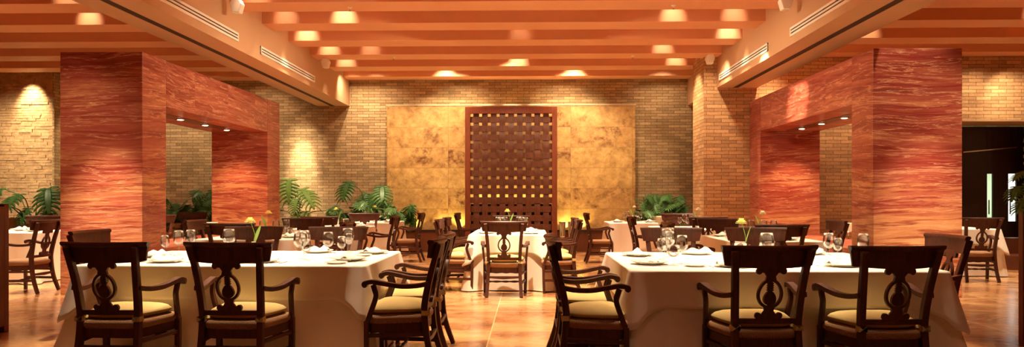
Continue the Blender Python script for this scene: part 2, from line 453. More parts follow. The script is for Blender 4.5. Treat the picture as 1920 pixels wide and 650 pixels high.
# ------------------------------------------------------------------ red marble portals
def portal(xin, xout, label):
    root = empty('marble_portal', label, 'portal', ((xin+xout)/2, 12.1, 0), 0, 'red marble portals flanking the dining room')
    w = abs(xout-xin)/2; L = 2.63
    for ya, yb in ((-L, -L+.63), (L-.68, L)):
        MB().box(-w, w, ya, yb, 0, 3.12).build('pillar', M['marble'], root, bevel=.006)
    MB().box(-w+.001, w-.001, -L+.63, L-.68, 2.49, 3.119).build('lintel', M['marble_slab'], root, bevel=.004)
    MB().box(-w+.002, w-.002, -L+.63, L-.68, 0, .56).build('sill', M['marble_slab'], root, bevel=.004)
    MB().box(-.12, .12, -L+.75, L-.8, 2.483, 2.4905).build('lamp_slot', M['darkmarble'], root)
    for yy in (-1.35, -.45, .45, 1.35):
        MB().lathe([(.062,2.472),(.075,2.472),(.075,2.484),(.062,2.484)], 20, 0, yy).build('lamp_ring', M['steel'], root, smooth=True)
        MB().lathe([(.052,2.484),(.052,2.474),(.040,2.468),(.022,2.465),(0,2.464)], 20, 0, yy).build('lamp_lens', M['lamp'], root)
    return root
portal(-4.97, -6.04, 'open red marble portal standing beside the rough stone wall and planter')
portal(4.31, 5.41, 'open red marble portal standing beside the dark doors')

# ------------------------------------------------------------------ travertine panel, plinth, lattice
XC = -.42
tp = empty('travertine_panel', 'golden brown travertine wall panel on a dark plinth behind the lattice', 'wall panel', (XC, 17.35, 0))
MB().box(-2.9, 2.86, -.06, .11, .5, 3.38).build('stone_facing', M['trav'], tp, bevel=.004)
MB().box(-2.92, 2.88, -.07, .11, 3.38, 3.41).build('top_edge', M['stone_top'], tp)
MB().box(-2.95, 2.95, -.18, .11, 0, .47).build('plinth', M['darkmarble'], tp)
MB().box(-2.97, 2.97, -.2, .11, .47, .505).build('plinth_top', M['dark'], tp)
ls = empty('lattice_screen', 'tall woven wooden lattice screen in front of the travertine panel', 'screen', (XC-.0, 16.95, 0))
fr = MB().box(-1.045, -.925, -.05, .05, 0, 3.31).box(.925, 1.045, -.05, .05, 0, 3.31).box(-.925, .925, -.05, .05, 3.152, 3.31).box(-.925,.925,-.05,.05,0,.12)
fr.build('frame', M['frame'], ls, bevel=.005)
P = .198; PZ = .203; hole = .066; sw = P-hole; sh = PZ-hole
lat = MB()
def strap(pts, w, horizontal):
    a = []; f = []
    for (u, y, v) in pts:
        if horizontal: a += [(u,y-.007,v-w/2),(u,y-.007,v+w/2),(u,y+.007,v+w/2),(u,y+.007,v-w/2)]
        else: a += [(u-w/2,y-.007,v),(u+w/2,y-.007,v),(u+w/2,y+.007,v),(u-w/2,y+.007,v)]
    n = len(pts)
    for i in range(n-1):
        for k in range(4):
            j = (k+1) % 4; f.append((4*i+k, 4*i+j, 4*i+4+j, 4*i+4+k))
    lat.add(a, f)
nx, nz = 9, 15; zt = 3.151-hole-sh/2
xs = [(-(nx-1)/2+i)*P for i in range(nx)]; zs = [zt - k*PZ for k in range(nz)]
for i, x in enumerate(xs):
    pts = []; q = 0; zz = 3.16
    while zz > .12:
        ph = (zt-zz)/PZ; pts.append((x, .009*math.cos(PI*(ph+i)), zz)); zz -= PZ/6
    strap(pts, sw, False)
for k_, zz in enumerate(zs):
    pts = []; u = -.93
    while u < .9301:
        ph = (u-xs[0])/P; pts.append((u, -.009*math.cos(PI*(ph+k_)), zz)); u += 1.86/58
    strap(pts, sh, True)
lat.build('woven_slats', M['lattice'], ls, smooth=True)
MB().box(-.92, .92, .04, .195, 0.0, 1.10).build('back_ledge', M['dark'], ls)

# ------------------------------------------------------------------ doors and low wall behind the opening
for n_, xa in ((1, 8.62), (2, 9.87)):
    xb = xa+1.25
    d = empty('door_%d' % n_, 'dark wooden door with a narrow lit glass slit', 'door', ((xa+xb)/2, 15.95, 0)); d['kind'] = 'structure'
    w = (xb-xa)/2
    s0 = (9.72 if n_ == 1 else 10.0) - (xa+xb)/2; 
    s0 = (9.63 if n_ == 1 else 10.07) - (xa+xb)/2
    s1 = s0 + (.12 if n_ == 1 else .17)
    MB().box(-w, s0, 0, .05, 0, 2.74).box(s1, w, 0, .05, 0, 2.74).box(s0, s1, 0, .05, 0, .75).box(s0, s1, 0, .05, 1.75, 2.74).build('door_leaf', M['darkwood'], d, bevel=.004)
    MB().box(s0, s1, .02, .026, .75, 1.75).build('glass_slit', M['glass'], d)
    MB().box(s0+.02, s0+.035, -.03, -.005, .9, 1.2).build('door_handle', M['steel'], d)
struct('wall_passage', MB().box(7.0, X1, 16.9, 17.0, 0, 2.76), M['room_glow'])  # wall glows by itself in place of the room lamps
struct('trim_2', MB().box(7.5, 8.6, 15.9, 16.0, 0, 2.74), M['darkwood'])
o = MB().box(10.1, 10.7, 16.3, 16.35, .7, 1.8).build('room_glow_panel', M['white_glow']); tag(o, 'added glowing panel standing in for the lit room behind the far door slit', 'panel')  # added panel, its glow replaces the bright room beyond the slit
MB().box(10.4,10.44,16.3,16.35,0,.7).build('panel_foot', M['dark'], o)
o = MB().bar([(9.1,15.9,2.2),(10.22,15.88,2.3)], .008, .012).build('door_rail', M['steel']); tag(o, 'thin steel bar imitating a reflection across the top of the dark doors', 'rail')  # added steel bar imitates a slanting reflection on the doors
lw = empty('low_wall', 'low reddish brown curved marble wall in front of the doors', 'low wall', (9.2, 13.5, 0)); lw['kind'] = 'structure'
MB().box(-1.7, 1.4, 0, .2, 0, .53).build('upper_course', M['darkmarble'], lw, bevel=.006)
pts = [(-1.6, 0)] + [(-1.6+3.0*t/12, -.9*math.sin(PI*.5*t/12)**.7) for t in range(1, 13)] + [(1.4, 0)]
MB().prism(pts, 0, .25, 'z').build('step', M['darkmarble'], lw, bevel=.006)

# ------------------------------------------------------------------ chairs
def catmull(pts, n=5):
    out = []; P = [Vector(p) for p in pts]; m = len(P)
    for i in range(m-1):
        p0, p1, p2, p3 = P[max(i-1,0)], P[i], P[i+1], P[min(i+2,m-1)]
        for k in range(n):
            t = k/n
            out.append(.5*((2*p1)+(-p0+p2)*t+(2*p0-5*p1+4*p2-p3)*t*t+(-p0+3*p1-3*p2+p3)*t**3))
    out.append(P[-1]); return out
def superell(a0, a1, b, n=40, e=4.0, inset=0):
    """seat outline: a0 half width at the back (y=-b), a1 at the front"""
    o = []
    for k in range(n):
        t = 2*PI*k/n; c, s = math.cos(t), math.sin(t)
        u = math.copysign(abs(c)**(2/e), c); v = math.copysign(abs(s)**(2/e), s)
        y = v*(b-inset); w = a0+(a1-a0)*(v+1)/2
        o.append((u*(w-inset), y))
    return o
def pad(outl_fn, prof, crown=0.0):
    """stacked outlines closed with a crowned top; prof = (inset, z)"""
    mb = MB(); n = 40; a = []
    for ins, zz in prof:
        a += [(x, y, zz) for x, y in outl_fn(ins)]
    f = []
    for i in range(len(prof)-1):
        for k in range(n):
            j = (k+1) % n; f.append((i*n+k, i*n+j, (i+1)*n+j, (i+1)*n+k))
    f.append(tuple(range(n-1,-1,-1)))
    base = (len(prof)-1)*n; last = a[base:base+n]; zt = prof[-1][1]; rings = 3; prev = base
    for q in range(1, rings+1):
        sc_ = 1-q/(rings+1)*.98; st = len(a)
        a += [(x*sc_, y*sc_, zt+crown*(1-sc_**2)) for x, y, _ in last]
        for k in range(n):
            j = (k+1) % n; f.append((prev+k, prev+j, st+j, st+k))
        prev = st
    f.append(tuple(prev+k for k in range(n)))
    return mb.add(a, f)
def make_chair(cushioned):
    t = empty('dining_armchair', 'dark wooden armchair', 'chair')
    w = M['wood']
    for s in (-1, 1):
        MB().bar(catmull([(s*.262,.215,0),(s*.268,.222,.2),(s*.268,.222,.39)], 4), .02, .02).build('leg', w, t, bevel=.004)
        pp = catmull([(s*.218,-.33,0),(s*.205,-.262,.2),(s*.198,-.235,.4),(s*.200,-.238,.52),(s*.212,-.280,.72),(s*.232,-.340,.925)], 4)
        n = len(pp)
        MB().bar(pp, [.021]*n, [.018+.006*math.sin(PI*i/(n-1)) for i in range(n)]).build('back_post', w, t, bevel=.006)
        ap = catmull([(s*.222,-.272,.648),(s*.243,-.18,.632),(s*.268,-.05,.632),(s*.288,.08,.652),(s*.294,.17,.665),(s*.294,.225,.656)], 4)
        n = len(ap)
        MB().bar(ap, [.019+.008*i/(n-1) for i in range(n)], [.016]*n).cyl((s*.294,.228,.648), .024, .056, 'x', 14).build('armrest', w, t, bevel=.004)
        sp = catmull([(s*.290,.165,.645),(s*.290,.152,.61),(s*.286,.142,.56),(s*.277,.182,.46),(s*.270,.222,.37)], 5)
        MB().bar(sp, .014, .020).build('arm_support', w, t, bevel=.004)
        MB().bar([(s*.208,-.275,.17),(s*.262,.215,.17)], .011, .016).bar([(s*.205,-.262,.285),(s*.266,.215,.285)], .011, .013).build('side_stretcher', w, t, bevel=.003)
    # apron
    o = superell(.208, .268, .240, e=7); i_ = superell(.208, .268, .240, e=7, inset=.022)
    n = len(o); a = [(x,y,.306) for x,y in o]+[(x,y,.306) for x,y in i_]+[(x,y,.366) for x,y in o]+[(x,y,.366) for x,y in i_]; f = []
    for k in range(n):
        j = (k+1) % n; f += [(k,j,n+j,n+k),(2*n+k,3*n+k,3*n+j,2*n+j),(k,2*n+k,2*n+j,j),(n+k,n+j,3*n+j,3*n+k)]
    MB().add(a, f).build('seat_frame', w, t, smooth=True)
    # rush seat: thick rounded woven edge
    fn = lambda ins: superell(.206, .270, .240, e=6, inset=ins)
    seat = pad(fn, [(.02,.360),(.0,.368),(-.014,.383),(-.016,.406),(-.004,.424),(.03,.432)], -.006).build('rush_seat', M['rush'], t, smooth='all')
    if cushioned:
        fn = lambda ins: superell(.19, .262, .225, e=4.5, inset=ins)
        cu = pad(fn, [(.03,.431),(.006,.440),(-.008,.458),(-.006,.465),(.012,.482),(.05,.497)], .020).build('seat_cushion', M['cushion'], t, smooth='all')
        for s in (-1, 1):
            hw_, hd_ = .0235, .024
            tie = MB().tube([(s*.200+a_*hw_, -.240+b_*hd_, .437) for a_, b_ in ((-1,1),(-1,-1),(1,-1),(1,1),(-1,1))], [(.003,.017)]*5, 4).bar([(s*.200-s*.03,-.225,.437),(s*.17,-.20,.452)], .012, .004)
            tie.build('cushion_tie', M['cushion'], cu, smooth=True)
    # curved top rail
    rail = MB()
    N = 18; a = []; f = []
    sec = [(-.006,.0),(.010,.0),(.012,.092),(.022,.104),(.024,.116),(.015,.128),(-.012,.128),(-.022,.118),(-.020,.106),(-.007,.096)]
    for i in range(N+1):
        u = -1+2*i/N; 
        yc = -.270-.060*(1-u*u)
        for (dy, dz) in sec:
            hw = .273+.028*(dz/.128)            # ends slant outwards to the top
            zz = .828+dz-.014*(1-u*u)*(1-dz/.13)
            a.append((u*hw, yc+dy-.16*dz, zz))
    m = len(sec)
    for i in range(N):
        for k in range(m):
            j = (k+1) % m; f.append((i*m+k, i*m+j, (i+1)*m+j, (i+1)*m+k))
    f += [tuple(range(m-1,-1,-1)), tuple(N*m+k for k in range(m))]
    rail.add(a, f).build('top_rail', w, t, smooth=True)
    # lower back rail
    MB().bar([(-.198,-.240,.480),(0,-.258,.480),(.198,-.240,.480)], .010, .017).build('back_rail', w, t, bevel=.003)
    # lyre splat drawn in x-z, then leaned back as one piece
    z0, z1 = .550, .835
    sp = MB(); th = .009
    def cen(zz): return 0
    top = [(-.032,.745),(-.026,.765),(-.040,.783),(-.062,.785),(-.072,.800),(-.070,.815),(-.055,.822),(.055,.822),(.070,.815),(.072,.800),(.062,.785),(.040,.783),(.026,.765),(.032,.745)]
    sp.prism(top, -th, th)
    for s in (-1,1):
        sp.cyl((s*.070,0,.792), .017, .022, 'y', 14)
        sp.cyl((s*.062,0,.566), .017, .022, 'y', 14)
    bot = [(-.064,.548),(-.066,.574),(-.040,.575),(-.026,.592),(-.034,.615),(.034,.615),(.026,.592),(.040,.575),(.066,.574),(.064,.548)]
    sp.prism(bot, -th, th)
    oc = .678; oo = []; ii = []
    for k in range(32):
        q = 2*PI*k/32; oo.append((.074*math.cos(q)*(1-.08*math.sin(q)), oc+.076*math.sin(q))); ii.append((.060*math.cos(q)*(1-.08*math.sin(q)), oc+.061*math.sin(q)))
    sp.ring(oo, ii, -th-.002, th+.002)
    Sl = -.27
    def lean(mb):
        # follow the rail and post lean
        mb.v = [(x*1.08, y-.258-(zz-.535)*.24, .494+(zz-.548)*1.25) for x, y, zz in mb.v]; return mb
    spo = lean(sp).build('splat', w, t, smooth=True)
    pine = MB(); pp = []
    for k in range(24):
        q = 2*PI*k/24; pp.append((.036*math.cos(q)*(1-.18*math.sin(q)), .655+.037*math.sin(q)))
    pine.prism(pp, -.011, .011)
    crown = [(-.012,.690)]
    for i, zz in enumerate((.697,.708,.719,.730)):
        crown += [(-.022+.001*i, zz), (-.013, zz+.004)]
    crown += [(-.006,.742),(0,.748),(.006,.742)]
    for i, zz in enumerate((.730,.719,.708,.697)):
        crown += [(.013, zz+.004), (.022-.001*(3-i), zz)]
    crown += [(.012,.690)]
    pine.prism(crown, -.008, .008).box(-.026,.026,-.008,.008,.606,.618)
    for r_ in range(5):
        for c_ in range(-2,3):
            px_ = c_*.011+(.0055 if r_ % 2 else 0); pz = .630+r_*.011
            if abs(px_) < .026: pine.cyl((px_,-.011,pz), .0036, .006, 'y', 6).cyl((px_,.011,pz), .0036, .006, 'y', 6)
    lean(pine).build('pineapple_carving', w, spo, smooth=True)
    # turned stretchers
    def turned(p0, p1, rmax=.015):
        n = 22; p0 = Vector(p0); p1 = Vector(p1)
        prof = [.008,.009,.013,.009,.010,.014,.015,.013,.010,.009,.013,.015,.013,.009,.010,.013,.015,.014,.010,.009,.013,.008]
        return MB().tube([p0.lerp(p1, i/(n-1)) for i in range(n)], [q*rmax/.015 for q in prof], 10)
    turned((-.235,-.02,.17), (.235,-.02,.17)).build('turned_stretcher', w, t, smooth=True)
    turned((-.262,.218,.27), (.262,.218,.27), .017).build('turned_stretcher', w, t, smooth=True)
    MB().bar([(-.205,-.262,.25),(-.1,-.262,.245),(0,-.262,.242),(.1,-.262,.245),(.205,-.262,.25)], .010, [.012,.016,.020,.016,.012]).build('rear_stretcher', w, t, bevel=.002)
    return t
def shorten(root):
    # seat depth: everything in front of the back legs is drawn in a little
    for c in kids(root):
        for o in [c]+kids(c):
            for v in o.data.vertices:
                if v.co.y > -.2: v.co.y = -.2+(v.co.y+.2)*.86
chair_c = make_chair(True); chair_p = make_chair(False)
shorten(chair_c); shorten(chair_p)
BACK = .36   # distance from seat centre to the rail
def chair(x, y, face, label, cushion=True, turn=0, group=None):
    """x, y: middle of the backrest; face: direction the sitter looks, degrees from +Y anticlockwise"""
    a = R(face+turn); dx, dy = -math.sin(a), math.cos(a)
    return place(chair_c if cushion else chair_p, (x+dx*.345, y+dy*.345, 0), a, label, group)
g = 'armchairs around the front tables'  # chair, table and tableware coordinates precomputed from image pixels
T1n, T2n = 'stone-side front table', 'door-side front table'
chair(-2.83, 4.85, 0, 'near-black backlit armchair at front table, directly before the stone-side portal pillar', turn=-2, group=g)
chair(-2.0, 4.85, 0, 'near-black backlit armchair at the stone-side front table, next to its aisle corner', turn=-2, group=g)
chair(1.487, 4.60, 0, 'near-black backlit armchair at the door-side front table, next to its aisle corner', turn=3, group=g)
chair(2.26, 4.58, 0, 'near-black backlit armchair at front table, directly before the door-side portal pillar', turn=4, group=g)
chair(-.63, 5.46, 90, 'side-on cushioned armchair at stone-side front table aisle end, nearer the viewer', group=g)
chair(-.64, 6.18, 90, 'side-on cushioned armchair at stone-side front table aisle end, behind its twin', group=g)
chair(.135, 5.25, -90, 'side-on cushioned armchair at door-side front table aisle end, nearer the viewer', group=g)
chair(.135, 5.95, -90, 'side-on cushioned armchair at door-side front table aisle end, behind its twin', group=g)
chair(3.36, 6.0, 90, 'reddish armchair at the outer end of the door-side front table', group=g)
chair(-4.02, 6.65, -90, 'reddish armchair at the outer end of the stone-side front table', group=g)
chair(-2.80, 7.60, 180, 'dark armchair facing us across stone-side front table, beside the vase', group=g)
chair(-1.92, 7.52, 180, 'dark armchair facing us across stone-side front table, behind the tall wine glasses', group=g)
chair(1.38, 7.38, 180, 'dark armchair facing us across door-side front table, behind its cluster of glasses', group=g)
chair(2.22, 7.45, 180, 'dark armchair facing us across door-side front table, behind its flower vase', group=g)
g = 'armchairs around the centre table'
chair(-.32, 9.30, 0, 'reddish brown armchair with pineapple splat alone at near end of centre table', group=g)
chair(-1.27, 10.15, -90, 'side-on armchair along stone side of centre table, nearer of the pair', group=g)
chair(-1.27, 11.1, -90, 'side-on armchair along stone side of centre table, nearer the lattice', group=g)
chair(.69, 10.0, 90, 'side-on yellow-cushioned armchair along door side of centre table, nearer of the pair', group=g)
chair(.69, 10.85, 90, 'side-on yellow-cushioned armchair along door side of centre table, nearer the lattice', group=g)
chair(-.30, 12.25, 180, 'armchair at the far end of the centre table, back against the lattice', group=g)
g = 'armchairs around the side tables'
chair(-3.47, 8.50, 0, 'dark armchair seen from behind at table beside the stone-side portal opening', group=g)
chair(-4.46, 9.75, -90, 'side-on armchair at second table, in front of the stone-side portal opening', group=g)
chair(-2.22, 9.25, 90, 'dark side-on armchair at aisle end of second table on the stone side', group=g)
chair(-3.26, 10.72, 180, 'dark armchair facing us at second stone-side table, before the big monstera', group=g)
chair(2.78, 8.24, 0, 'dark armchair seen from behind at second table before the door-side portal', group=g)
chair(1.60, 8.95, -90, 'dark side-on armchair at aisle end of second table on the door side', group=g)
chair(2.65, 10.6, 180, 'dark armchair facing us at second door-side table, before the brick pilaster', group=g)
chair(4.02, 9.75, 90, 'side-on armchair by door-side portal opening, showing its curved rail', group=g)
chair(-3.30, 11.6, 0, 'reddish armchair seen from behind at third stone-side table', group=g)
chair(-3.12, 14.1, 180, 'armchair facing us at third stone-side table, beside the bushy plants', group=g)
chair(-2.14, 12.05, 90, 'side-on armchair with bare rush seat before the far flowered table, stone side', False, group=g)
chair(2.72, 11.4, 0, 'reddish armchair seen from behind at third door-side table', group=g)
chair(2.72, 13.9, 180, 'armchair facing us at third door-side table, beside the pale pot', group=g)
chair(1.57, 11.85, -90, 'side-on armchair with bare rush seat before the far flowered table, door side', False, group=g)
g = 'rush seat armchairs by the travertine panel'
chair(-2.08, 14.6, 90, 'rush seat armchair before the dark plinth, facing the far stone-side table', False, group=g)
chair(-1.42, 14.3, -90, 'armchair half hidden behind centre chairs, beside the lattice frame', False, group=g)
chair(1.06, 14.45, -90, 'rush seat armchair before the dark plinth, facing the far door-side table', False, group=g)
g = 'armchairs at the edges of the room'
chair(-6.36, 9.75, 90, 'rush seat armchair between the outer table and the stone-side portal', False, group=g)
chair(-7.95, 12.1, 180, 'wide-backed armchair facing us beneath the monstera planter', False, group=g)
chair(-8.3, 13.4, 150, 'small distant armchair against the pale brick beside the portal pillar', False, group=g)
chair(-6.35, 12.7, 180, 'armchair seen through the stone-side portal, beside its near pillar', False, group=g)
chair(-6.8, 15.0, 180, 'distant armchair under the plants seen through the stone-side portal', False, group=g)
chair(6.68, 11.15, 0, 'reddish armchair at cloth-covered table near the dark doors', False, turn=-8, group=g)
chair(5.9, 11.0, 35, 'armchair back seen through the door-side portal opening', False, group=g)

# ------------------------------------------------------------------ tables and cloths
def rrect(hx, hy, r, n_side, n_c):
    """rounded rectangle outline: (x, y, nx, ny, signed arc distance to nearest corner, arc)"""
    out = []; cs = [(hx-r, -hy+r, -90), (hx-r, hy-r, 0), (-hx+r, hy-r, 90), (-hx+r, -hy+r, 180)]
    arc = 0
    for i, (cx, cy, a0) in enumerate(cs):
        for k in range(n_c+1):
            a = R(a0+90*k/n_c); out.append([cx+r*math.cos(a), cy+r*math.sin(a), math.cos(a), math.sin(a)])
        nx_, ny_, a1 = cs[(i+1) % 4]
        a = R(a0+90); p = Vector((cx+r*math.cos(a), cy+r*math.sin(a))); q = Vector((nx_+r*math.cos(a), ny_+r*math.sin(a)))
        ns = n_side
        for k in range(1, ns):
            w = p.lerp(q, k/ns); out.append([w.x, w.y, math.cos(a), math.sin(a)])
    L = 0; res = []
    for i, o in enumerate(out):
        res.append(o+[L]); n = out[(i+1) % len(out)]; L += math.hypot(n[0]-o[0], n[1]-o[1])
    return res, L
def cloth_mesh(hx, hy, ztop, hem, flare, amp, cflare, cdrop, seed, gap=.008, waves=5, side=0, power=2.2):
    rn = random.Random(seed); ol, L = rrect(hx+gap, hy+gap, .03, 34, 6)
    ph = [rn.random()*6.28 for _ in range(4)]; a = []; f = []; n = len(ol)
    lev = [0,.02,.05,.1,.18,.28,.4,.52,.64,.76,.88,1.0]
    ins = [(-.012,0.0),(-.003,.002)]
    for d_, dz in ins:
        a += [(x+nx_*d_, y+ny_*d_, ztop-dz) for x, y, nx_, ny_, s in ol]
    for v in lev:
        for x, y, nx_, ny_, s in ol:
            ax, ay = (hx-abs(x)), (hy-abs(y))
            c = math.hypot(max(ax,0), max(ay,0)); c = max(ax, ay) if min(abs(ax),abs(ay)) < .05 else c
            w = math.sin(2*PI*waves*s/L*2+ph[0])*.6+math.sin(2*PI*waves*s/L*3.3+ph[1])*.4
            vv = v**power
            off = .003 + vv*(flare + .11*max(0, nx_*side)) + vv*amp*w + cflare*v*math.exp(-(c/.11)**2) - cflare*.55*v*math.exp(-((c-.24)/.09)**2)
            zz = ztop-.008-(ztop-hem-.008)*v - cdrop*v*math.exp(-c/.075) + .004*w*v
            zz = max(zz, .012)
            # corner points travel diagonally
            dx, dy = nx_, ny_
            a.append((x+dx*off, y+dy*off, zz))
    R_ = len(ins)+len(lev)
    for i in range(R_-1):
        for k in range(n):
            j = (k+1) % n; f.append((i*n+k, i*n+j, (i+1)*n+j, (i+1)*n+k))
    f.append(tuple(range(n)))
    return MB().add(a, f)
def table(x0, x1, y0, y1, name, topper=.25, seed=1, flare=.025, ztop=.75, side=0):
    cx, cy, hx, hy = (x0+x1)/2, (y0+y1)/2, (x1-x0)/2, (y1-y0)/2
    t = empty('dining_table', 'dining table hidden under white cloth, ' + name, 'table', (cx, cy, 0), 0, 'cloth-covered dining tables')
    MB().box(-hx+.01, hx-.01, -hy+.01, hy-.01, ztop-.04, ztop-.008).build('tabletop', M['wood'], t)
    for sx in (-1, 1):
        for sy in (-1, 1):
            MB().box(sx*(hx-.1)-.03, sx*(hx-.1)+.03, sy*(hy-.1)-.03, sy*(hy-.1)+.03, 0, ztop-.04).build('leg', M['wood'], t)
    o = cloth_mesh(hx, hy, ztop-.006, .012, flare, .015, .085, 0, seed, side=side).build('tablecloth', M['linen'], smooth='all', loc=(cx, cy, 0))
    tag(o, 'floor-length white cloth over the ' + name, 'tablecloth', 'floor-length white tablecloths')
    if topper:
        o = cloth_mesh(hx, hy, ztop, ztop-topper, .030, .006, .085, .15, seed+50, gap=.016, waves=3, power=1.0).build('table_overlay', M['linen'], smooth='all', solid=.002, loc=(cx, cy, 0))
        tag(o, 'short white overlay cloth with drooping corners on the ' + name, 'overlay cloth', 'short white overlay cloths')
table(-3.36, -1.22, 5.47, 6.93, 'stone-side front table', seed=1, side=-1)
table(.71, 2.84, 5.14, 6.84, 'door-side front table', seed=2, side=1)
table(-.80, .22, 9.98, 11.55, 'centre table before the lattice', seed=3, flare=.03)
table(-4.0, -2.85, 8.85, 10.1, 'second stone-side table before the marble portal', seed=4)
table(2.31, 3.35, 8.6, 10.0, 'second door-side table before the marble portal', seed=5)
table(-3.85, -2.79, 12.05, 13.4, 'third stone-side table behind two reddish chair backs', 0, seed=6)
table(2.1, 3.1, 11.9, 13.25, 'third door-side table near the brick pilaster', 0, seed=7)
table(-3.65, -2.74, 14.9, 16.2, 'far stone-side table beside the bushy plants', 0, seed=8)
table(1.60, 2.55, 14.9, 16.0, 'far door-side table beside the travertine panel', 0, seed=9)
table(-8.3, -7.15, 10.6, 11.55, 'outer table next to the rough stone wall', 0, seed=10)
table(6.15, 7.45, 12.0, 13.1, 'outer table next to the dark doors', 0.25, seed=11)

# ------------------------------------------------------------------ tableware
def lathe_obj(name, prof, mat, parent=None, n=28): return MB().lathe(prof, n).build(name, mat, parent, smooth='all')
def glass_proto(name, H, rb, bowl, foot, stem, cat='glass'):
    t = empty(name, 'glass', cat)
    k = H
    if stem:
        lathe_obj('foot', [(0.0,0.0),(foot,0.0),(foot,.002),(foot*.45,.006),(.006,.012),(.0035,.02),(.0035,stem),(.007,stem+.006),(0,stem+.008)], M['glass'], t, 24)
        prof = [(0,stem+.006)]
    else:
        lathe_obj('foot', [(0.0,0.0),(foot,0.0),(foot+.001,.006),(0,.009)], M['glass'], t, 24)
        prof = [(0,.009)]
    outer = [(r*rb, prof[0][1]+(H-prof[0][1])*q) for q, r in bowl]
    inner = [(max(r*rb-.0013,0), prof[0][1]+.003+(H-prof[0][1]-.003)*q) for q, r in bowl]
    lathe_obj('bowl', outer+inner[::-1], M['glass'], t, 28)
    return t
wine_bowl = [(0,.0),(.02,.35),(.10,.68),(.25,.93),(.42,1.0),(.62,.97),(.82,.88),(1,.78)]
G = {'w': glass_proto('wine_glass', .215, .045, wine_bowl, .036, .085),
     'b': glass_proto('balloon_glass', .225, .056, wine_bowl, .04, .085),
     's': glass_proto('small_wine_glass', .170, .037, wine_bowl, .032, .060),
     'o': glass_proto('low_goblet', .150, .046, [(0,0),(.03,.4),(.15,.8),(.4,1.0),(.7,1.0),(1,.97)], .034, .055),
     't': glass_proto('water_tumbler', .095, .038, [(0,.0),(.01,.78),(.3,.9),(1,1.0)], .029, 0)}
GN = {'w':'tall stemmed wine glass', 'b':'large balloon wine glass', 's':'smaller stemmed wine glass', 'o':'low wide stemmed goblet', 't':'stemless water tumbler'}
ZT = .7505
def glass(kind, x, y, where):
    return place(G[kind], (x, y, ZT), random.uniform(0,6), GN[kind] + ' ' + where, 'stemware and tumblers on the tables')
plate_p = empty('dinner_plate', 'plate', 'plate')
lathe_obj('dish', [(0,.003),(.07,0),(.085,.004),(.135,.021),(.142,.024),(.140,.027),(.13,.024),(.085,.010),(.0,.008)], M['china'], plate_p, 40)
sauc = empty('side_plate', 'plate', 'plate')
lathe_obj('dish', [(0,.002),(.045,0),(.055,.003),(.082,.013),(.083,.016),(.054,.008),(0,.006)], M['china'], sauc, 32)
def napkin_mesh(seed):
    rn = random.Random(seed); p = [rn.uniform(-1,1) for _ in range(6)]
    def fn(u, v):
        x = (u-.5)*.24; w = .055*(1-.45*abs(2*u-1)**1.5)+.012
        y = (v-.5)*2*w
        zz = .012+.034*(1-abs(2*v-1))*(1-.35*abs(2*u-1)**2) + .010*math.sin(u*11+p[0]*2+v*3) + .022*max(0,1-abs((u-.22)*5))*(1-abs(2*v-1.1))
        return (x, y+.012*math.sin(u*7+p[1]), max(zz,.009))
    def fn2(u, v):
        x = (u-.5)*.20+.015; y = (v-.5)*.085-.02*u
        return (x, y, .009+.012*v+.006*math.sin(u*9+p[2]))
    return MB().grid(fn, 18, 8).grid(fn2, 10, 5)
naps = []
for q in range(3):
    o = napkin_mesh(q+11).build('folded_napkin', M['napkin'], smooth='all', solid=.004); tag(o, 'napkin', 'napkin'); naps.append(o)
kn = MB().prism([(-.11,-.006),(-.02,-.007),(0,-.009),(.08,-.009),(.105,-.002),(.1,.004),(0,.006),(-.02,.007),(-.11,.006)], 0, .003, 'z').build('dinner_knife', M['steel'], bevel=.001)
tag(kn, 'k', 'knife')
fk = MB().prism([(-.10,-.005),(.01,-.003),(.03,-.011),(.045,-.012),(.045,.012),(.03,.011),(.01,.003),(-.10,.005)], 0, .003, 'z')
for q in (-.0095,-.003,.0035,.01): fk.box(.045,.085,q-.0015,q+.0015,0,.0025)
fk = fk.build('dinner_fork', M['steel']); tag(fk, 'f', 'fork')
def setting(x, y, face, where, side=True, cut=True, nap=0):
    a = R(face); c, s = math.cos(a), math.sin(a)
    def L(u, v): return (x+c*u-s*v, y+s*u+c*v)
    place(plate_p, (x, y, ZT), 0, 'white dinner plate under a folded napkin, ' + where, 'white dinner plates')
    place(naps[nap % 3], (x, y, ZT+.003), a+R(random.uniform(-18,18)), 'folded white napkin on the dinner plate, ' + where, 'folded white napkins')
    if cut:
        px_, py_ = L(.175, 0); place(kn, (px_, py_, ZT), a+PI/2+R(random.uniform(-4,4)), 'steel dinner knife beside the plate, ' + where, 'steel cutlery')
        px_, py_ = L(-.165, 0); place(fk, (px_, py_, ZT), a+PI/2, 'steel dinner fork beside the plate, ' + where, 'steel cutlery')
    if side:
        px_, py_ = L(-.27, .03); place(sauc, (px_, py_, ZT), 0, 'small white side plate, ' + where, 'small white side plates')
# face: the direction the diner looks
setting(-2.80, 5.70, 0, 'before chair near the stone-side portal, front table', nap=0)
setting(-2.06, 5.70, 0, 'before second backlit chair, stone-side front table', nap=1)
setting(-1.43, 5.88, 90, 'aisle end of stone-side front table, nearer seat', nap=2)
setting(-1.40, 6.62, 90, 'aisle end of stone-side front table, farther seat', nap=0)
setting(-2.80, 6.70, 180, 'far edge of stone-side front table, beside the vase', nap=1)
setting(-1.92, 6.72, 180, 'far edge of stone-side front table, behind tall glasses', side=False, nap=2)
setting(-3.15, 6.22, -90, 'outer end of the stone-side front table', side=False, nap=0)
setting(.90, 5.62, -90, 'aisle end of door-side front table, nearer seat', side=False, nap=1)
setting(.93, 6.42, -90, 'aisle end of door-side front table, farther seat', side=False, nap=2)
setting(1.47, 5.42, 0, 'before backlit chair at door-side front table aisle corner', nap=0)
setting(2.27, 5.46, 0, 'before backlit chair by door-side portal pillar', side=False, nap=1)
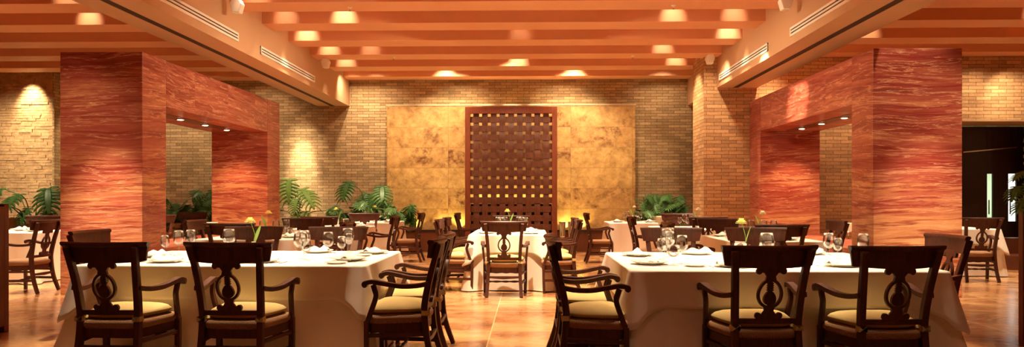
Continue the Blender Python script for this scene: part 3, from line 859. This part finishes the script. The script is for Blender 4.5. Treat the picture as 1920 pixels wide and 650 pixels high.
setting(1.47, 6.60, 180, 'far edge of door-side front table, behind glass cluster', side=False, nap=2)
setting(2.45, 6.62, 180, 'far edge of door-side front table, behind the vase', side=False, nap=0)
for kx, x, y, w in [
    ('s',-3.17,6.42,'nearest the outer edge of stone-side front table'),('w',-3.02,6.36,'by outer plate of stone-side front table'),
    ('w',-2.99,6.52,'behind chair gap on the stone-side front table'),('b',-2.62,6.45,'between vase and outer plate, stone-side front table'),('t',-2.78,6.38,'beside vase of the stone-side front table'),
    ('b',-1.86,6.02,'in middle cluster of stone-side front table'),('w',-1.95,6.42,'at back of middle cluster, stone-side front table'),('s',-1.77,5.88,'at front of middle cluster, stone-side front table'),
    ('w',-1.66,6.12,'standing alone mid-table, stone-side front table'),('s',-1.60,6.32,'behind napkin plate, stone-side front table'),
    ('b',-1.63,6.66,'near far aisle corner, stone-side front table'),('s',-1.66,6.83,'at the far edge, stone-side front table'),
    ('s',1.06,6.03,'first of the glass cluster on door-side front table'),('b',1.21,6.62,'at back of glass cluster, door-side front table'),('w',1.18,6.32,'inside the glass cluster, door-side front table'),
    ('o',1.06,5.48+.05,'frontmost of the cluster, door-side front table'),('w',1.15,5.66,'over the goblet, door-side front table'),('b',1.27,6.80,'rearmost of the cluster, door-side front table'),
    ('s',1.12,6.14,'mid cluster, door-side front table'),
    ('o',1.62,5.78,'beside vase, door-side front table'),('t',1.77,5.66,'behind backlit chair rail, door-side front table'),('b',1.84,5.84,'above the backlit chair rail, door-side front table'),
    ('w',2.40,6.05,'between the two backlit chairs, door-side front table'),('s',2.50,6.12,'between backlit chairs, touching a taller glass, door-side front table'),
    ('w',2.63,5.95,'behind outer backlit chair, door-side front table'),('t',2.72,5.80,'at outer end of door-side front table')]:
    glass(kx, x, y, w)
# centre table
for x, y, f_, w in [(-.60,10.35,-90,'stone side of centre table, nearer seat'),(-.60,11.1,-90,'stone side of centre table, farther seat'),
                 (.02,10.28,90,'door side of centre table, nearer seat'),(.02,11.0,90,'door side of centre table, farther seat')]:
    setting(x, y, f_, w, side=False, cut=False, nap=int(y*7))
    place(naps[1], (x-.02, y+.13, ZT+.0), R(20), 'second folded white napkin standing beside plate, ' + w, 'folded white napkins')
for i, (x, y) in enumerate([(-.57+.08,10.62),(-.42,10.72),(-.36,10.9),(-.46,10.9),(-.20+.06,10.62),(-.04-.02,10.75),(-.12,10.9),(-.02,10.88+.0)]):
    if i == 7: x, y = -.16, 11.1
    glass('ts'[i % 2] if i in (0,4) else 'w', x, y, ('on stone half of centre table, ' if i < 4 else 'on door half of centre table, ') + ['in front row','second from front','tallest row','behind the rest'][i % 4])
# other tables
def cluster(lst, where, wn):
    for i, (kx, x, y) in enumerate(lst):
        glass(kx, x, y, ['outermost','second from outer end','third from outer end','fourth from outer end','fifth from outer end','innermost'][i] + ' on ' + wn)
cluster([('w',-3.56,9.45),('w',-3.44,9.55),('w',-3.25,9.5),('w',-3.13,9.55),('t',-3.19,9.3),('t',-3.04,9.42)], '', 'second stone-side table')
cluster([('t',2.58,9.3),('w',2.68,9.5),('w',2.80,9.5),('w',2.97,9.55),('w',3.08,9.5),('t',3.17,9.35)], '', 'second door-side table')
cluster([('s',-3.40,12.7),('s',-3.29,12.6),('o',-3.04,12.3),('t',-2.95,12.4)], '', 'third stone-side table')
cluster([('s',2.50,12.5),('w',2.60,12.6),('w',2.68,12.45),('s',2.60,12.35),('t',2.94,12.6),('t',3.02,12.4)], '', 'third door-side table')
cluster([('s',-3.47,15.5),('w',-3.39,15.4),('w',-3.10,15.4),('s',-3.01,15.5)], '', 'far stone-side table')
cluster([('s',1.95,15.4),('w',2.02,15.5),('w',2.22,15.5),('s',2.28,15.4)], '', 'far door-side table')
for x, y, f_, w in [(-2.98,9.25,90,'inner end of second stone-side table'),(2.48,9.65,-90,'inner end of second door-side table'),(2.5,9.1,-90,'near edge of second door-side table'),
                    (-2.92,12.9,90,'inner end of third stone-side table'),(1.80,15.3,-90,'inner end of far door-side table'),(2.42,15.2,90,'outer end of far door-side table'),
                    (-2.88,15.2,90,'inner end of far stone-side table'),(-7.35,10.9,90,'near corner of table by rough stone wall'),(-7.75,11.2,180,'far side of table by rough stone wall'),(2.3,12.2,-90,'inner end of third door-side table'),
                    (-3.55,9.15,0,'near edge of second stone-side table'),(3.0,8.82,0,'near edge of second door-side table')]:
    setting(x, y, f_, w, side=False, cut=False, nap=int(abs(x)*10))

# vases and flowers
vase = empty('bud_vase', 'vase', 'vase')
lathe_obj('vase_body', [(0,0),(.022,0),(.027,.02),(.026,.05),(.016,.09),(.013,.11),(.019,.135),(.017,.135),(.011,.11),(0,.1)], M['china'], vase, 24)
def flower(col, leaf_side):
    f = empty('cut_flower', 'flower', 'flower')
    MB().tube(catmull([(0,0,.09),(.01,.0,.17),(.012*leaf_side*-1,0,.25),(.03*leaf_side*-1,0,.29)], 4), .0028, 6).build('stem', M['green'], f, smooth=True)
    mb = MB(); hx_ = -.03*leaf_side
    for ring, (rr, n, tilt) in enumerate(((.044,12,-.2),(.038,11,.7),(.028,9,1.6),(.016,7,2.6))):
        for k_ in range(n):
            q = 2*PI*(k_+ring*.3)/n; c, s = math.cos(q), math.sin(q)
            pts = []
            for u, w in ((.1,.004),(.6,.013),(1,.011)):
                r_ = rr*u; zz = .288+.012*tilt*u*1.1
                pts += [(hx_+c*r_-s*w, s*r_+c*w, zz), (hx_+c*r_+s*w, s*r_-c*w, zz+.001)]
            mb.add(pts, [(0,1,3,2),(2,3,5,4)])
    mb.build('petals', col, f, solid=.0015)
    def lf(u, v):
        w = .017*math.sin(PI*min(1,u*.93+.05))**.8; x = leaf_side*(.004+.055*u**1.2)
        return (x+(v-.5)*w*1.4, (v-.5)*2*w*.6, .10+.19*u-.03*u*u)
    MB().grid(lf, 10, 3).build('leaf', M['green'], f, smooth='all', solid=.0015)
    return f
fy = flower(M['petal'], 1); fw = flower(M['petal_w'], -1)
for i, (x, y, fl, ln, w) in enumerate([(-2.28,6.12,fy,1,'stone-side front table'),(1.70,5.95,fy,1,'door-side front table'),(-.29,10.75,fy,1,'centre table'),
        (-3.34,9.4,fy,0,'second stone-side table'),(2.88,9.4,fw,0,'second door-side table'),(-3.2,12.4,fy,0,'third stone-side table'),(2.78,12.5,fw,0,'third door-side table'),
        (-3.24,15.45,fy,0,'far stone-side table'),(2.12,15.4,fw,0,'far door-side table')]):
    place(vase, (x, y, ZT), 0, 'narrow white bud vase holding one flower on the ' + w, 'white bud vases')
    o = place(fl, (x, y, ZT+.012), R([0,20,10,180,0,30,10,180,0][i]), ('yellow' if fl is fy else 'cream') + ' flower with long green leaf in the vase, ' + w, 'single cut flowers')

for x, y, w in ((5.28, 12.5, 'marble sill beside the door-side portal pillar'), (-5.36, 12.5, 'marble sill of the stone-side portal')):
    t = empty('menu_holder', 'pale box-shaped holder with steel stem, on the ' + w, 'holder', (x, y, .56), 0, 'pale holders on the marble sills')
    MB().prism([(-.075,.13),(.065,.13),(.075,.27),(-.09,.27)], -.05, .05).build('box', M['napkin'], t, bevel=.006)
    lathe_obj('stem', [(0,0),(.05,0),(.05,.006),(.008,.012),(.008,.10),(.07,.105),(.07,.13),(0,.13)], M['steel'], t, 20)
# ice buckets on stands behind the centre table
def bucket(x, y, label):
    t = empty('wine_cooler', label, 'wine cooler', (x, y, 0), 0, 'steel wine coolers')
    lathe_obj('bucket', [(0,.60),(.038,.60),(.042,.62),(.055,.83),(.058,.84),(.058,.85),(.052,.85),(.038,.62),(0,.62)], M['steel'], t, 28)
    lathe_obj('stand', [(0,0),(.07,0),(.07,.012),(.02,.03),(.012,.05),(.012,.57),(.036,.595),(0,.60)], M['steel'], t, 24)
bucket(.54, 12.3, 'polished steel wine cooler on stand, the one touching the lattice frame')
bucket(.69, 12.45, 'polished steel wine cooler on stand, the one nearer the chair backs')

# ------------------------------------------------------------------ plants
def leaf_mesh(kind=0):
    mb = MB(); n = 7
    def wid(t): return .50*math.sin(PI*min(.98,(t*.80+.16)))**.75
    def zf(t, u): return -.30*t*t + .10*u - .28*u*u
    # midrib blade, continuous
    def mid(u, v):
        t = u; w = .27*wid(t); return ((v-.5)*2*w, t-.02, zf(t, abs(v-.5)*2*w))
    mb.grid(mid, 14, 4)
    for s in (-1, 1):
        for k_ in range(n):
            tc = (k_+.35)/n*.92-.02; dt = .92/n/2
            W = wid(tc+.04); a = []; f = []
            for i in range(7):
                u = i/6; hw = dt*(1.05 if u < .2 else 1.0-.42*(u-.2)/.8); 
                if i == 6: hw *= .5
                sweep = (.28-.42*(1-tc)*.55)*u*u + .05*u
                xx = W*(.20+.80*u)
                if k_ == 0: sweep -= .10*u
                for e in (-1, 1):
                    tt = tc + sweep + e*hw
                    a.append((s*xx, tt, zf(max(tt,0), xx)))
            for i in range(6): f.append((2*i, 2*i+1, 2*i+3, 2*i+2))
            mb.add(a, f)
    return mb
LM = {}
def leaf_obj(mat):
    if mat not in LM:
        o = leaf_mesh().build('leaf', M[mat], smooth='all', solid=.004); LM[mat] = o.data; bpy.data.objects.remove(o)
    return LM[mat]
def plant(name, x, y, label, leaves, z0=.85, pot=True, mat='leaf', potr=.30, group='leafy plants in the room', boxpot=None):
    t = empty(name, label, 'plant', (x, y, 0 if pot else z0), 0, group)
    zb = z0 if pot else 0
    if pot and boxpot is None:
        lathe_obj('pot', [(0,0),(potr*.62,0),(potr*.7,.02),(potr*.95,z0*.75),(potr,z0-.04),(potr,z0),(potr*.9,z0),(potr*.88,z0-.06),(0,z0-.06)], M['pot'], t, 32)
    if boxpot:
        bx, by = boxpot
        MB().box(-bx,-bx+.05,-by,by,0,z0).box(bx-.05,bx,-by,by,0,z0).box(-bx+.05,bx-.05,-by,-by+.05,0,z0).box(-bx+.05,bx-.05,by-.05,by,0,z0).box(-bx+.05,bx-.05,-by+.05,by-.05,0,z0-.06).build('pot', M['pot'], t, bevel=.006)
    st = MB()
    for (lx, lz, size, yaw, pitch, roll, ly) in leaves:
        base = Vector((lx*.15, ly*.15, zb-.05)); tip = Vector((lx, ly, zb+lz)); m_ = base.lerp(tip, .55)+Vector((-lx*.18, 0, abs(lz)*.15+.03))
        st.tube(catmull([base, m_, tip], 5), .011 if size > .3 else .007, 6)
    st.build('stem', M['stalk'], t, smooth='all')
    for (lx, lz, size, yaw, pitch, roll, ly) in leaves:
        o = bpy.data.objects.new('leaf', leaf_obj(mat if size > 0 else 'leaf')); C.objects.link(o); o.parent = t
        md = o.modifiers.new('thick', 'SOLIDIFY'); md.thickness = .006
        o.location = (lx, ly, zb+lz); o.scale = (size,)*3
        o.rotation_euler = (R(pitch), R(roll), R(yaw))
    return t
# leaf tuple: x, height above pot, size, yaw, pitch, roll, y   (pitch -90 hangs down facing us, 90 points up)
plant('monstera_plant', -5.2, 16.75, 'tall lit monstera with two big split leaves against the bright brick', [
    (-.20,.84,.56,180,-72,0,-.1),(.10,.62,.56,-128,-38,12,-.15),(.02,.40,.36,170,-55,0,-.25),(-.62,.16,.42,125,-50,0,-.1),(.72,.14,.36,-110,-30,0,-.1),(-.35,.30,.3,110,-50,0,0),(.05,.10,.3,180,-55,0,-.3),(.22,.12,.26,-150,-45,0,-.3)], .82, mat='leaf_lit')
def bushy(n, rx, rz, smin, smax, seed, z0=0):
    rn = random.Random(seed); out = []
    for i in range(n):
        a = rn.uniform(-1,1); h = rn.uniform(-.15,1)*(1-.35*a*a); y_ = rn.uniform(-.32,.15)
        out.append((a*rx, z0+h*rz, rn.uniform(smin,smax), 180-a*85+rn.uniform(-35,35), rn.uniform(-75,-5), rn.uniform(-25,25), y_))
    return out
plant('monstera_plant', -4.35, 16.85, 'small dark leafy plant between the lit monstera and the larger bush', bushy(18,.22,.28,.16,.26,5), .80, potr=.2)
plant('monstera_plant', -3.55, 16.75, 'tall bushy dark green monstera on stone side of the travertine panel', bushy(46,.6,.60,.2,.36,2)+[(-.5,.85,.5,160,-45,0,-.1),(.25,.75,.5,-170,-40,0,-.1)], .75)
plant('monstera_plant', -2.98-.0, 16.6, 'low dense dark monstera touching the travertine panel edge behind flowered table', bushy(40,.46,.46,.2,.34,9), .75, potr=.22)
plant('monstera_plant', 3.0-.1, 16.7, 'dark monstera in a pale pot between travertine panel and brick pilaster', bushy(60,.64,.50,.18,.32,4), .85, potr=.3)
plant('monstera_plant', -7.7, 16.2, 'bushy dark plant seen through the stone-side portal, beside near pillar', bushy(44,.5,.62,.2,.34,7), .70)
plant('monstera_plant', -7.05, 16.5, 'taller dark plant seen through the stone-side portal, beside far pillar', bushy(44,.5,.72,.2,.36,8), .72)
plant('monstera_plant', -10.6, 15.7, 'monstera with large drooping split leaves in long planter by rough stone wall', [
    (.45,.62,.62,-165,-48,12,-.2),(-.15,.50,.55,165,-30,0,-.2),(-.65,.62,.6,140,-50,0,0),(1.0,.75,.5,-95,-10,0,.0),(.1,.2,.4,170,-45,0,-.3),(-.4,.25,.5,150,-40,0,-.35),(.5,.15,.35,-140,-35,0,-.3),(-1.0,.35,.5,130,-40,0,-.2)], .82, boxpot=(1.2,.3))
plant('monstera_plant', -12.6, 15.75, 'monstera at the very end of the long planter, cut by the frame', bushy(10,.4,.7,.35,.5,12), .80, potr=.22)

# ------------------------------------------------------------------ service cabinets at both edges
def cabinet(x0, x1, ya, yb, label, inner):
    t = empty('service_cabinet', label, 'cabinet', ((x0+x1)/2, (ya+yb)/2, 0), 0, 'wicker-fronted service cabinets')
    w = (x1-x0)/2; L = (yb-ya)/2
    MB().box(-w+.02, w-.02, -L, L-.3, .06, .97).build('body', M['cabinet'], t)
    MB().box(-w, w, L-.06, L, 0, 1.19).build('end_panel', M['cabinet'], t, bevel=.004)
    MB().box(-w+.02, w, L-.34, L-.06, .06, 1.17).build('raised_shelf', M['cabinet'], t, bevel=.004)
    MB().box(-w-.005, w, -L, L-.345, .97, 1.0).build('worktop', M['stone_top'], t, bevel=.004)
    s = inner
    xa = s*w; q = sorted((xa, xa-s*.022))
    n = 3; seg = (2*L-.36)/n
    for k_ in range(n):
        y0 = -L+k_*seg
        fr = MB().box(q[0], q[1], y0+.01, y0+.05, .08, .95).box(q[0], q[1], y0+seg-.05, y0+seg-.01, .08, .95).box(q[0], q[1], y0+.05, y0+seg-.05, .08, .13).box(q[0], q[1], y0+.05, y0+seg-.05, .9, .95).box(q[0], q[1], y0+.05, y0+seg-.05, .60, .64)
        d = fr.build('door', M['cabinet'], t)
        q2 = sorted((xa-s*.003, xa-s*.014)); MB().box(q2[0], q2[1], y0+.045, y0+seg-.045, .1, .93).build('wicker_panel', M['wicker'], d)
    return t
cabinet(4.20, 4.85, 4.2, 6.52, 'wooden service cabinet with wicker front and cream top, door side edge', -1)
cabinet(-5.5, -4.86, 4.5, 6.86, 'wooden service cabinet of which only the corner post shows, stone side edge', 1)
plant('potted_monstera', 4.32, 6.33, 'glossy monstera in round pot on the service cabinet by the doors', [
    (-.14,.16,.17,140,-40,0,-.05),(-.05,.24,.18,165,-60,0,0),(-.24,-.02,.17,115,-30,0,-.1),(.02,.10,.2,-160,-40,0,-.1),(-.2,.08,.16,125,-35,0,.08),(.15,.2,.2,-120,-40,0,0),(.08,.28,.17,-170,-50,0,.05),
    (-.11,.03,.16,150,-55,0,-.12),(-.17,.21,.15,100,-20,0,.02),(-.02,.31,.15,175,-50,0,.05),(.12,.05,.18,-140,-50,0,-.1)], 1.17, pot=False)
p = bpy.data.objects['potted_monstera']
lathe_obj('pot', [(0,0),(.06,0),(.10,.05),(.105,.10),(.09,.13),(.08,.13),(.09,.1),(0,.09)], M['china'], p, 24)
for c_ in list(p.children):
    if c_.name.startswith('leaf') or c_.name.startswith('stem'): c_.location.z += .09
plant('potted_monstera', -5.15, 6.65, 'monstera sprig on the cabinet at the stone side edge', [
    (.14,.28,.2,-140,-30,0,-.05),(-.02,.33,.24,170,-60,0,0),(.0,.12,.2,-160,-40,0,-.1)], 1.17, pot=False)

# ------------------------------------------------------------------ small ceiling fittings
sp = empty('ceiling_sprinkler', 's', 'sprinkler')
MB().lathe([(.0,0),(.032,0),(.03,-.008),(.012,-.012),(.012,-.03),(0,-.03)], 20).build('escutcheon', M['whitepaint'], sp, smooth=True)
MB().lathe([(0,-.03),(.006,-.03),(.006,-.05),(.02,-.052),(.02,-.056),(0,-.056)], 16).build('deflector', M['steel'], sp, smooth=True)
for px_, x, y, w in [(647,-2.60,10.75,'above the stone-side tables, nearer joist'),(1258,2.06,10.75,'above the door-side tables, nearer joist'),
                (735,-2.66,14.55,'above the stone-side tables, farther joist'),(1185,2.0,14.55,'above the door-side tables, farther joist')]:
    place(sp, (x, y, 4.0), 0, 'small white ceiling sprinkler ' + w, 'ceiling sprinklers')
fl_ = empty('spot_projector', 's', 'spotlight')
MB().prism([(-.05,-.02),(.05,-.02),(.085,.10),(.05,.17),(-.05,.17),(-.085,.10)], -.07, .07, 'y').build('housing', M['whitepaint'], fl_, bevel=.012)
MB().bar([(0,0,.14),(0,0,.24)], .012, .012).build('bracket', M['steel'], fl_)
for x, y, w in [(-4.05,10.25,'tucked behind a joist above the stone-side vent'),(-4.05,15.05-.3,'tucked above the stone-side beam end by the wall'),
             (3.48,10.25,'tucked behind a joist above the door-side vent'),(3.48,15.4-.9,'tucked above the door-side beam end by the pilaster')]:
    place(fl_, (x, y+.0, 3.82 if y < 12 else 3.84), 0, 'white boxy ceiling spotlight ' + w, 'white ceiling spotlights')

# ------------------------------------------------------------------ light
def lampname(n): return n
def spot(x, y, z, tx, ty, tz, watt, cone=60, blend=.6, col=(1,.70,.40), r=.04, name='spot_lamp'):
    l = bpy.data.lights.new(name, 'SPOT'); l.energy = watt; l.spot_size = R(cone); l.spot_blend = blend; l.color = col; l.shadow_soft_size = r
    o = bpy.data.objects.new(name, l); C.objects.link(o); o.location = (x, y, z)
    d = Vector((tx-x, ty-y, tz-z)); o.rotation_euler = d.to_track_quat('-Z', 'Y').to_euler(); return o
W = 1.0
WARM = (1,.76,.48)
# table lights in the ceiling coffers, plus an added front fill at the aisle chair
for x, y, e, cone in [(-2.9,6.15,250,46),(-1.75,6.15,210,46),(1.25,6.1,230,46),(2.3,6.1,260,46),(-.3,10.1,260,56),(-.3,11.4,160,60),(-3.4,9.1,170,48),(2.8,9.1,170,48),
                (-3.3,12.7,150,62),(2.6,12.7,150,62),(-3.2,15.3,120,55),(2.1,15.3,150,55),(-7.6,10.1,130,60),(7.0,12.6,90,60),(-.3,8.7,260,64),(-.3,7.4,110,64),
                (-5.8,8.7,36,60),(5.6,8.7,50,60),(7.6,8.7,120,60),(-8.2,8.7,100,60),(-1.0,13.9,110,60),(.7,13.9,110,60)]:
    spot(x, y, 4.36, x, y+.1, 0, e*W, cone, .7, WARM)
# coffer spots that graze the joist faces
for x, y, e in [(-2.97,11.73,60),(-4.1+.2,11.73,18),(2.2,11.73,40),(3.15,11.73,25),(-3.95,13.02,60),(3.4,13.02,60),(-.2,13.02,8),(-3.9,14.31,40),(-3.1,14.31,16),(2.5,14.31,34),
                (-3.9,15.63,40),(-.28,15.63,60),(3.0,15.63,40),(-7.05,11.73,40),(-6.2,13.02,30),(-6.6,10.45,25),(7.8,11.73,40),(5.8,13.02,24),(-3.9,10.45,20),(3.2,10.45,20)]:
    spot(x, y-.50, 4.38, x+.04, y, 4.07, e*W*.16, 46, 1.0, WARM, .03)
    spot(x, y-.3, 4.40, x, y+.1, 0, e*W*1.0, 50, 1.0, WARM)
# pillar washes
spot(-5.45, 7.4, 4.36, -5.35, 9.42, .75, 340, 24, 1.0, WARM)
spot(-5.45, 7.4, 4.36, -5.45, 9.42, 1.3, 22, 50, 1.0, WARM)
spot(4.95, 7.4, 4.36, 4.95, 9.42, .7, 250, 27, 1.0, WARM)
spot(4.95, 7.4, 4.36, 4.95, 9.42, 1.5, 30, 55, 1.0, WARM)
spot(4.7, 8.6, 4.36, 4.7, 9.5, 2.9, 30, 50, 1, WARM)
spot(2.6, 11.35, 3.97, 4.31, 12.1, 2.8, 150, 26, .7, WARM)
# portal downlights
for xx in (-5.505, 4.86):
    for yy in (-1.35,-.45,.45,1.35):
        spot(xx, 12.1+yy, 2.43, xx, 12.1+yy+.15, 0, 26, 100, .8, (1,.62,.32), .03)
for sx, tx in ((-1.2, -4.97), (.6, 4.31)):  # added side fill toward the inner faces of the portals
    for yy in (9.9, 11.2, 12.6):
        spot(sx, yy, 3.97, tx, yy+.5, 1.9, 42, 80, 1.0, WARM)
for xx in (-3.0, 0.0, 2.8):  # added dim fill from the unseen end of the room near the camera
    spot(xx, 1.0, 4.36, xx, 1.6, 0, 14, 100, 1.0, WARM)
for xx in (-8.0, 7.5):  # added floor lights, their bounce brightens the outer joist undersides
    spot(xx, 6.2, 4.36, xx, 6.2, 0, 170, 90, 1.0, WARM)
for xx in (-8.5, -6.9, 7.9):  # more added bounce lights for the outer bays
    spot(xx, 11.3, 4.36, xx, 11.3, 0, 110, 80, 1.0, WARM)
# wall washes
spot(-5.35, 16.7, 3.97, -5.35, 17.45, 1.95, 260, 24, 1.0, (1,.78,.5))
spot(-5.35, 16.4, 3.97, -5.35, 17.45, 2.1, 60, 44, 1.0, (1,.78,.5))
spot(5.0, 14.2, 4.2, 5.0, 14.76, 3.3, 45, 60, .8, (1,.76,.46))
spot(-11.3, 16.3, 4.1, -11.3, 16.75, 3.2, 60, 60, 1.0, (1,.76,.46))
spot(-11.4, 14.1, 3.97, -11.5, 16.75, 1.9, 100, 66, 1.0, (1,.76,.46))
spot(-12.4, 16.0, 4.3, -12.4, 16.75, 2.6, 60, 70, .8, (1,.76,.46))
spot(-9.3, 16.6, 4.3, -10.0, 17.5, 2.4, 60, 70, .8, (1,.76,.46))
spot(2.6, 15.25, 4.3, 3.42, 15.25, 2.4, 60, 70, .8, (1,.76,.46))
spot(-1.9, 16.5, 4.3, -1.9, 17.4, 3.0, 22, 80, .8, (1,.76,.46))
spot(1.0, 16.5, 4.3, 1.0, 17.4, 3.0, 22, 80, .8, (1,.76,.46))
spot(4.6, 13.6, 4.3, 4.2, 14.75, 2.2, 40, 80, .8, (1,.70,.40))
spot(9.0, 12.9, 4.3, 9.0, 14.75, 3.4, 60, 80, .8, (1,.70,.40))
for xx, zz, e in ((-8.6,1.9,24),(-7.2,1.9,20),(-6.2,1.9,16),(-4.0,2.2,26),(-3.5,2.4,16),(3.0,2.6,12)):
    spot(xx, 16.42, 4.1, xx, 17.5, zz, e, 110, 1.0, (1,.75,.47))
for xx, e in ((-2.4,50),(1.5,50)):
    spot(xx, 15.3, 3.97, xx, 17.3, 1.6, e, 80, 1.0, (1,.78,.48))
for xx, e in ((-1.6,20),(.8,20)):
    spot(xx, 16.5, 4.1, xx, 17.4, 2.6, e, 110, 1.0, (1,.75,.47))
for xx in (-1.05, -.42, .2):  # added spots from above to brighten the stone behind the lattice holes
    spot(xx, 17.13, 3.96, xx, 17.25, 1.8, 34, 60, 1.0, (1,.78,.48))
spot(-.4, 15.1, 4.3, -.4, 16.9, 1.6, 45, 70, 1.0, (1,.78,.48))
for xx, e in ((3.4,40),(6.2,44),(8.6,44),(10.8,40)):
    spot(xx, 13.85, 3.97, xx, 14.75, 1.9, e*.6, 110, 1.0, (1,.76,.48))
spot(-5.3, 15.3, 3.97, -5.1, 16.7, 1.3, 90, 34, 1.0, (1,.80,.54))
spot(-10.8, 14.1, 3.97, -10.8, 15.7, 1.3, 70, 50, 1.0, (1,.80,.54))
spot(8.8, 14.2, 3.97, 10.3, 15.0, 1.6, 30, 80, .9, (1,.76,.48))
# uplights on the plinth at each side of the lattice
for xx in (-2.0, -1.62, 1.2, .82, -2.6):
    spot(xx, 17.22, .54, xx, 17.32, 2.5, 5 if xx > -2.5 else 2, 130, .9, (1,.78,.25), .03, 'uplight')
la = bpy.data.lights.new('lattice_backlight', 'AREA'); la.shape = 'RECTANGLE'; la.size = 1.8; la.size_y = .08; la.energy = 3.5; la.color = (1,.80,.32)
o = bpy.data.objects.new('lattice_backlight', la); C.objects.link(o); o.location = (XC, 17.15, 1.12); o.rotation_euler = (R(180),0,0)

w = bpy.data.worlds.new('room_world'); sc.world = w; w.use_nodes = True
w.node_tree.nodes['Background'].inputs[0].default_value = (.05,.03,.02,1); w.node_tree.nodes['Background'].inputs[1].default_value = .2

# ------------------------------------------------------------------ camera
cam = bpy.data.cameras.new('camera'); co = bpy.data.objects.new('camera', cam); C.objects.link(co)
cam.sensor_width = 36; cam.lens = 1400/1920*36; cam.shift_y = 45/1920; cam.clip_start = .05
co.location = (0,0,1.25); co.rotation_euler = (R(90), 0, math.atan(33/1400))
sc.camera = co
sc.view_settings.view_transform = 'Standard'; sc.view_settings.look = 'None'; sc.view_settings.gamma = 1; sc.view_settings.use_curve_mapping = False
sc.view_settings.exposure = 2.55
cy = sc.cycles
cy.use_denoising = True; cy.max_bounces = 8; cy.diffuse_bounces = 6; cy.glossy_bounces = 3; cy.transparent_max_bounces = 24; cy.transmission_bounces = 4
cy.sample_clamp_indirect = 4; cy.caustics_reflective = False; cy.caustics_refractive = False
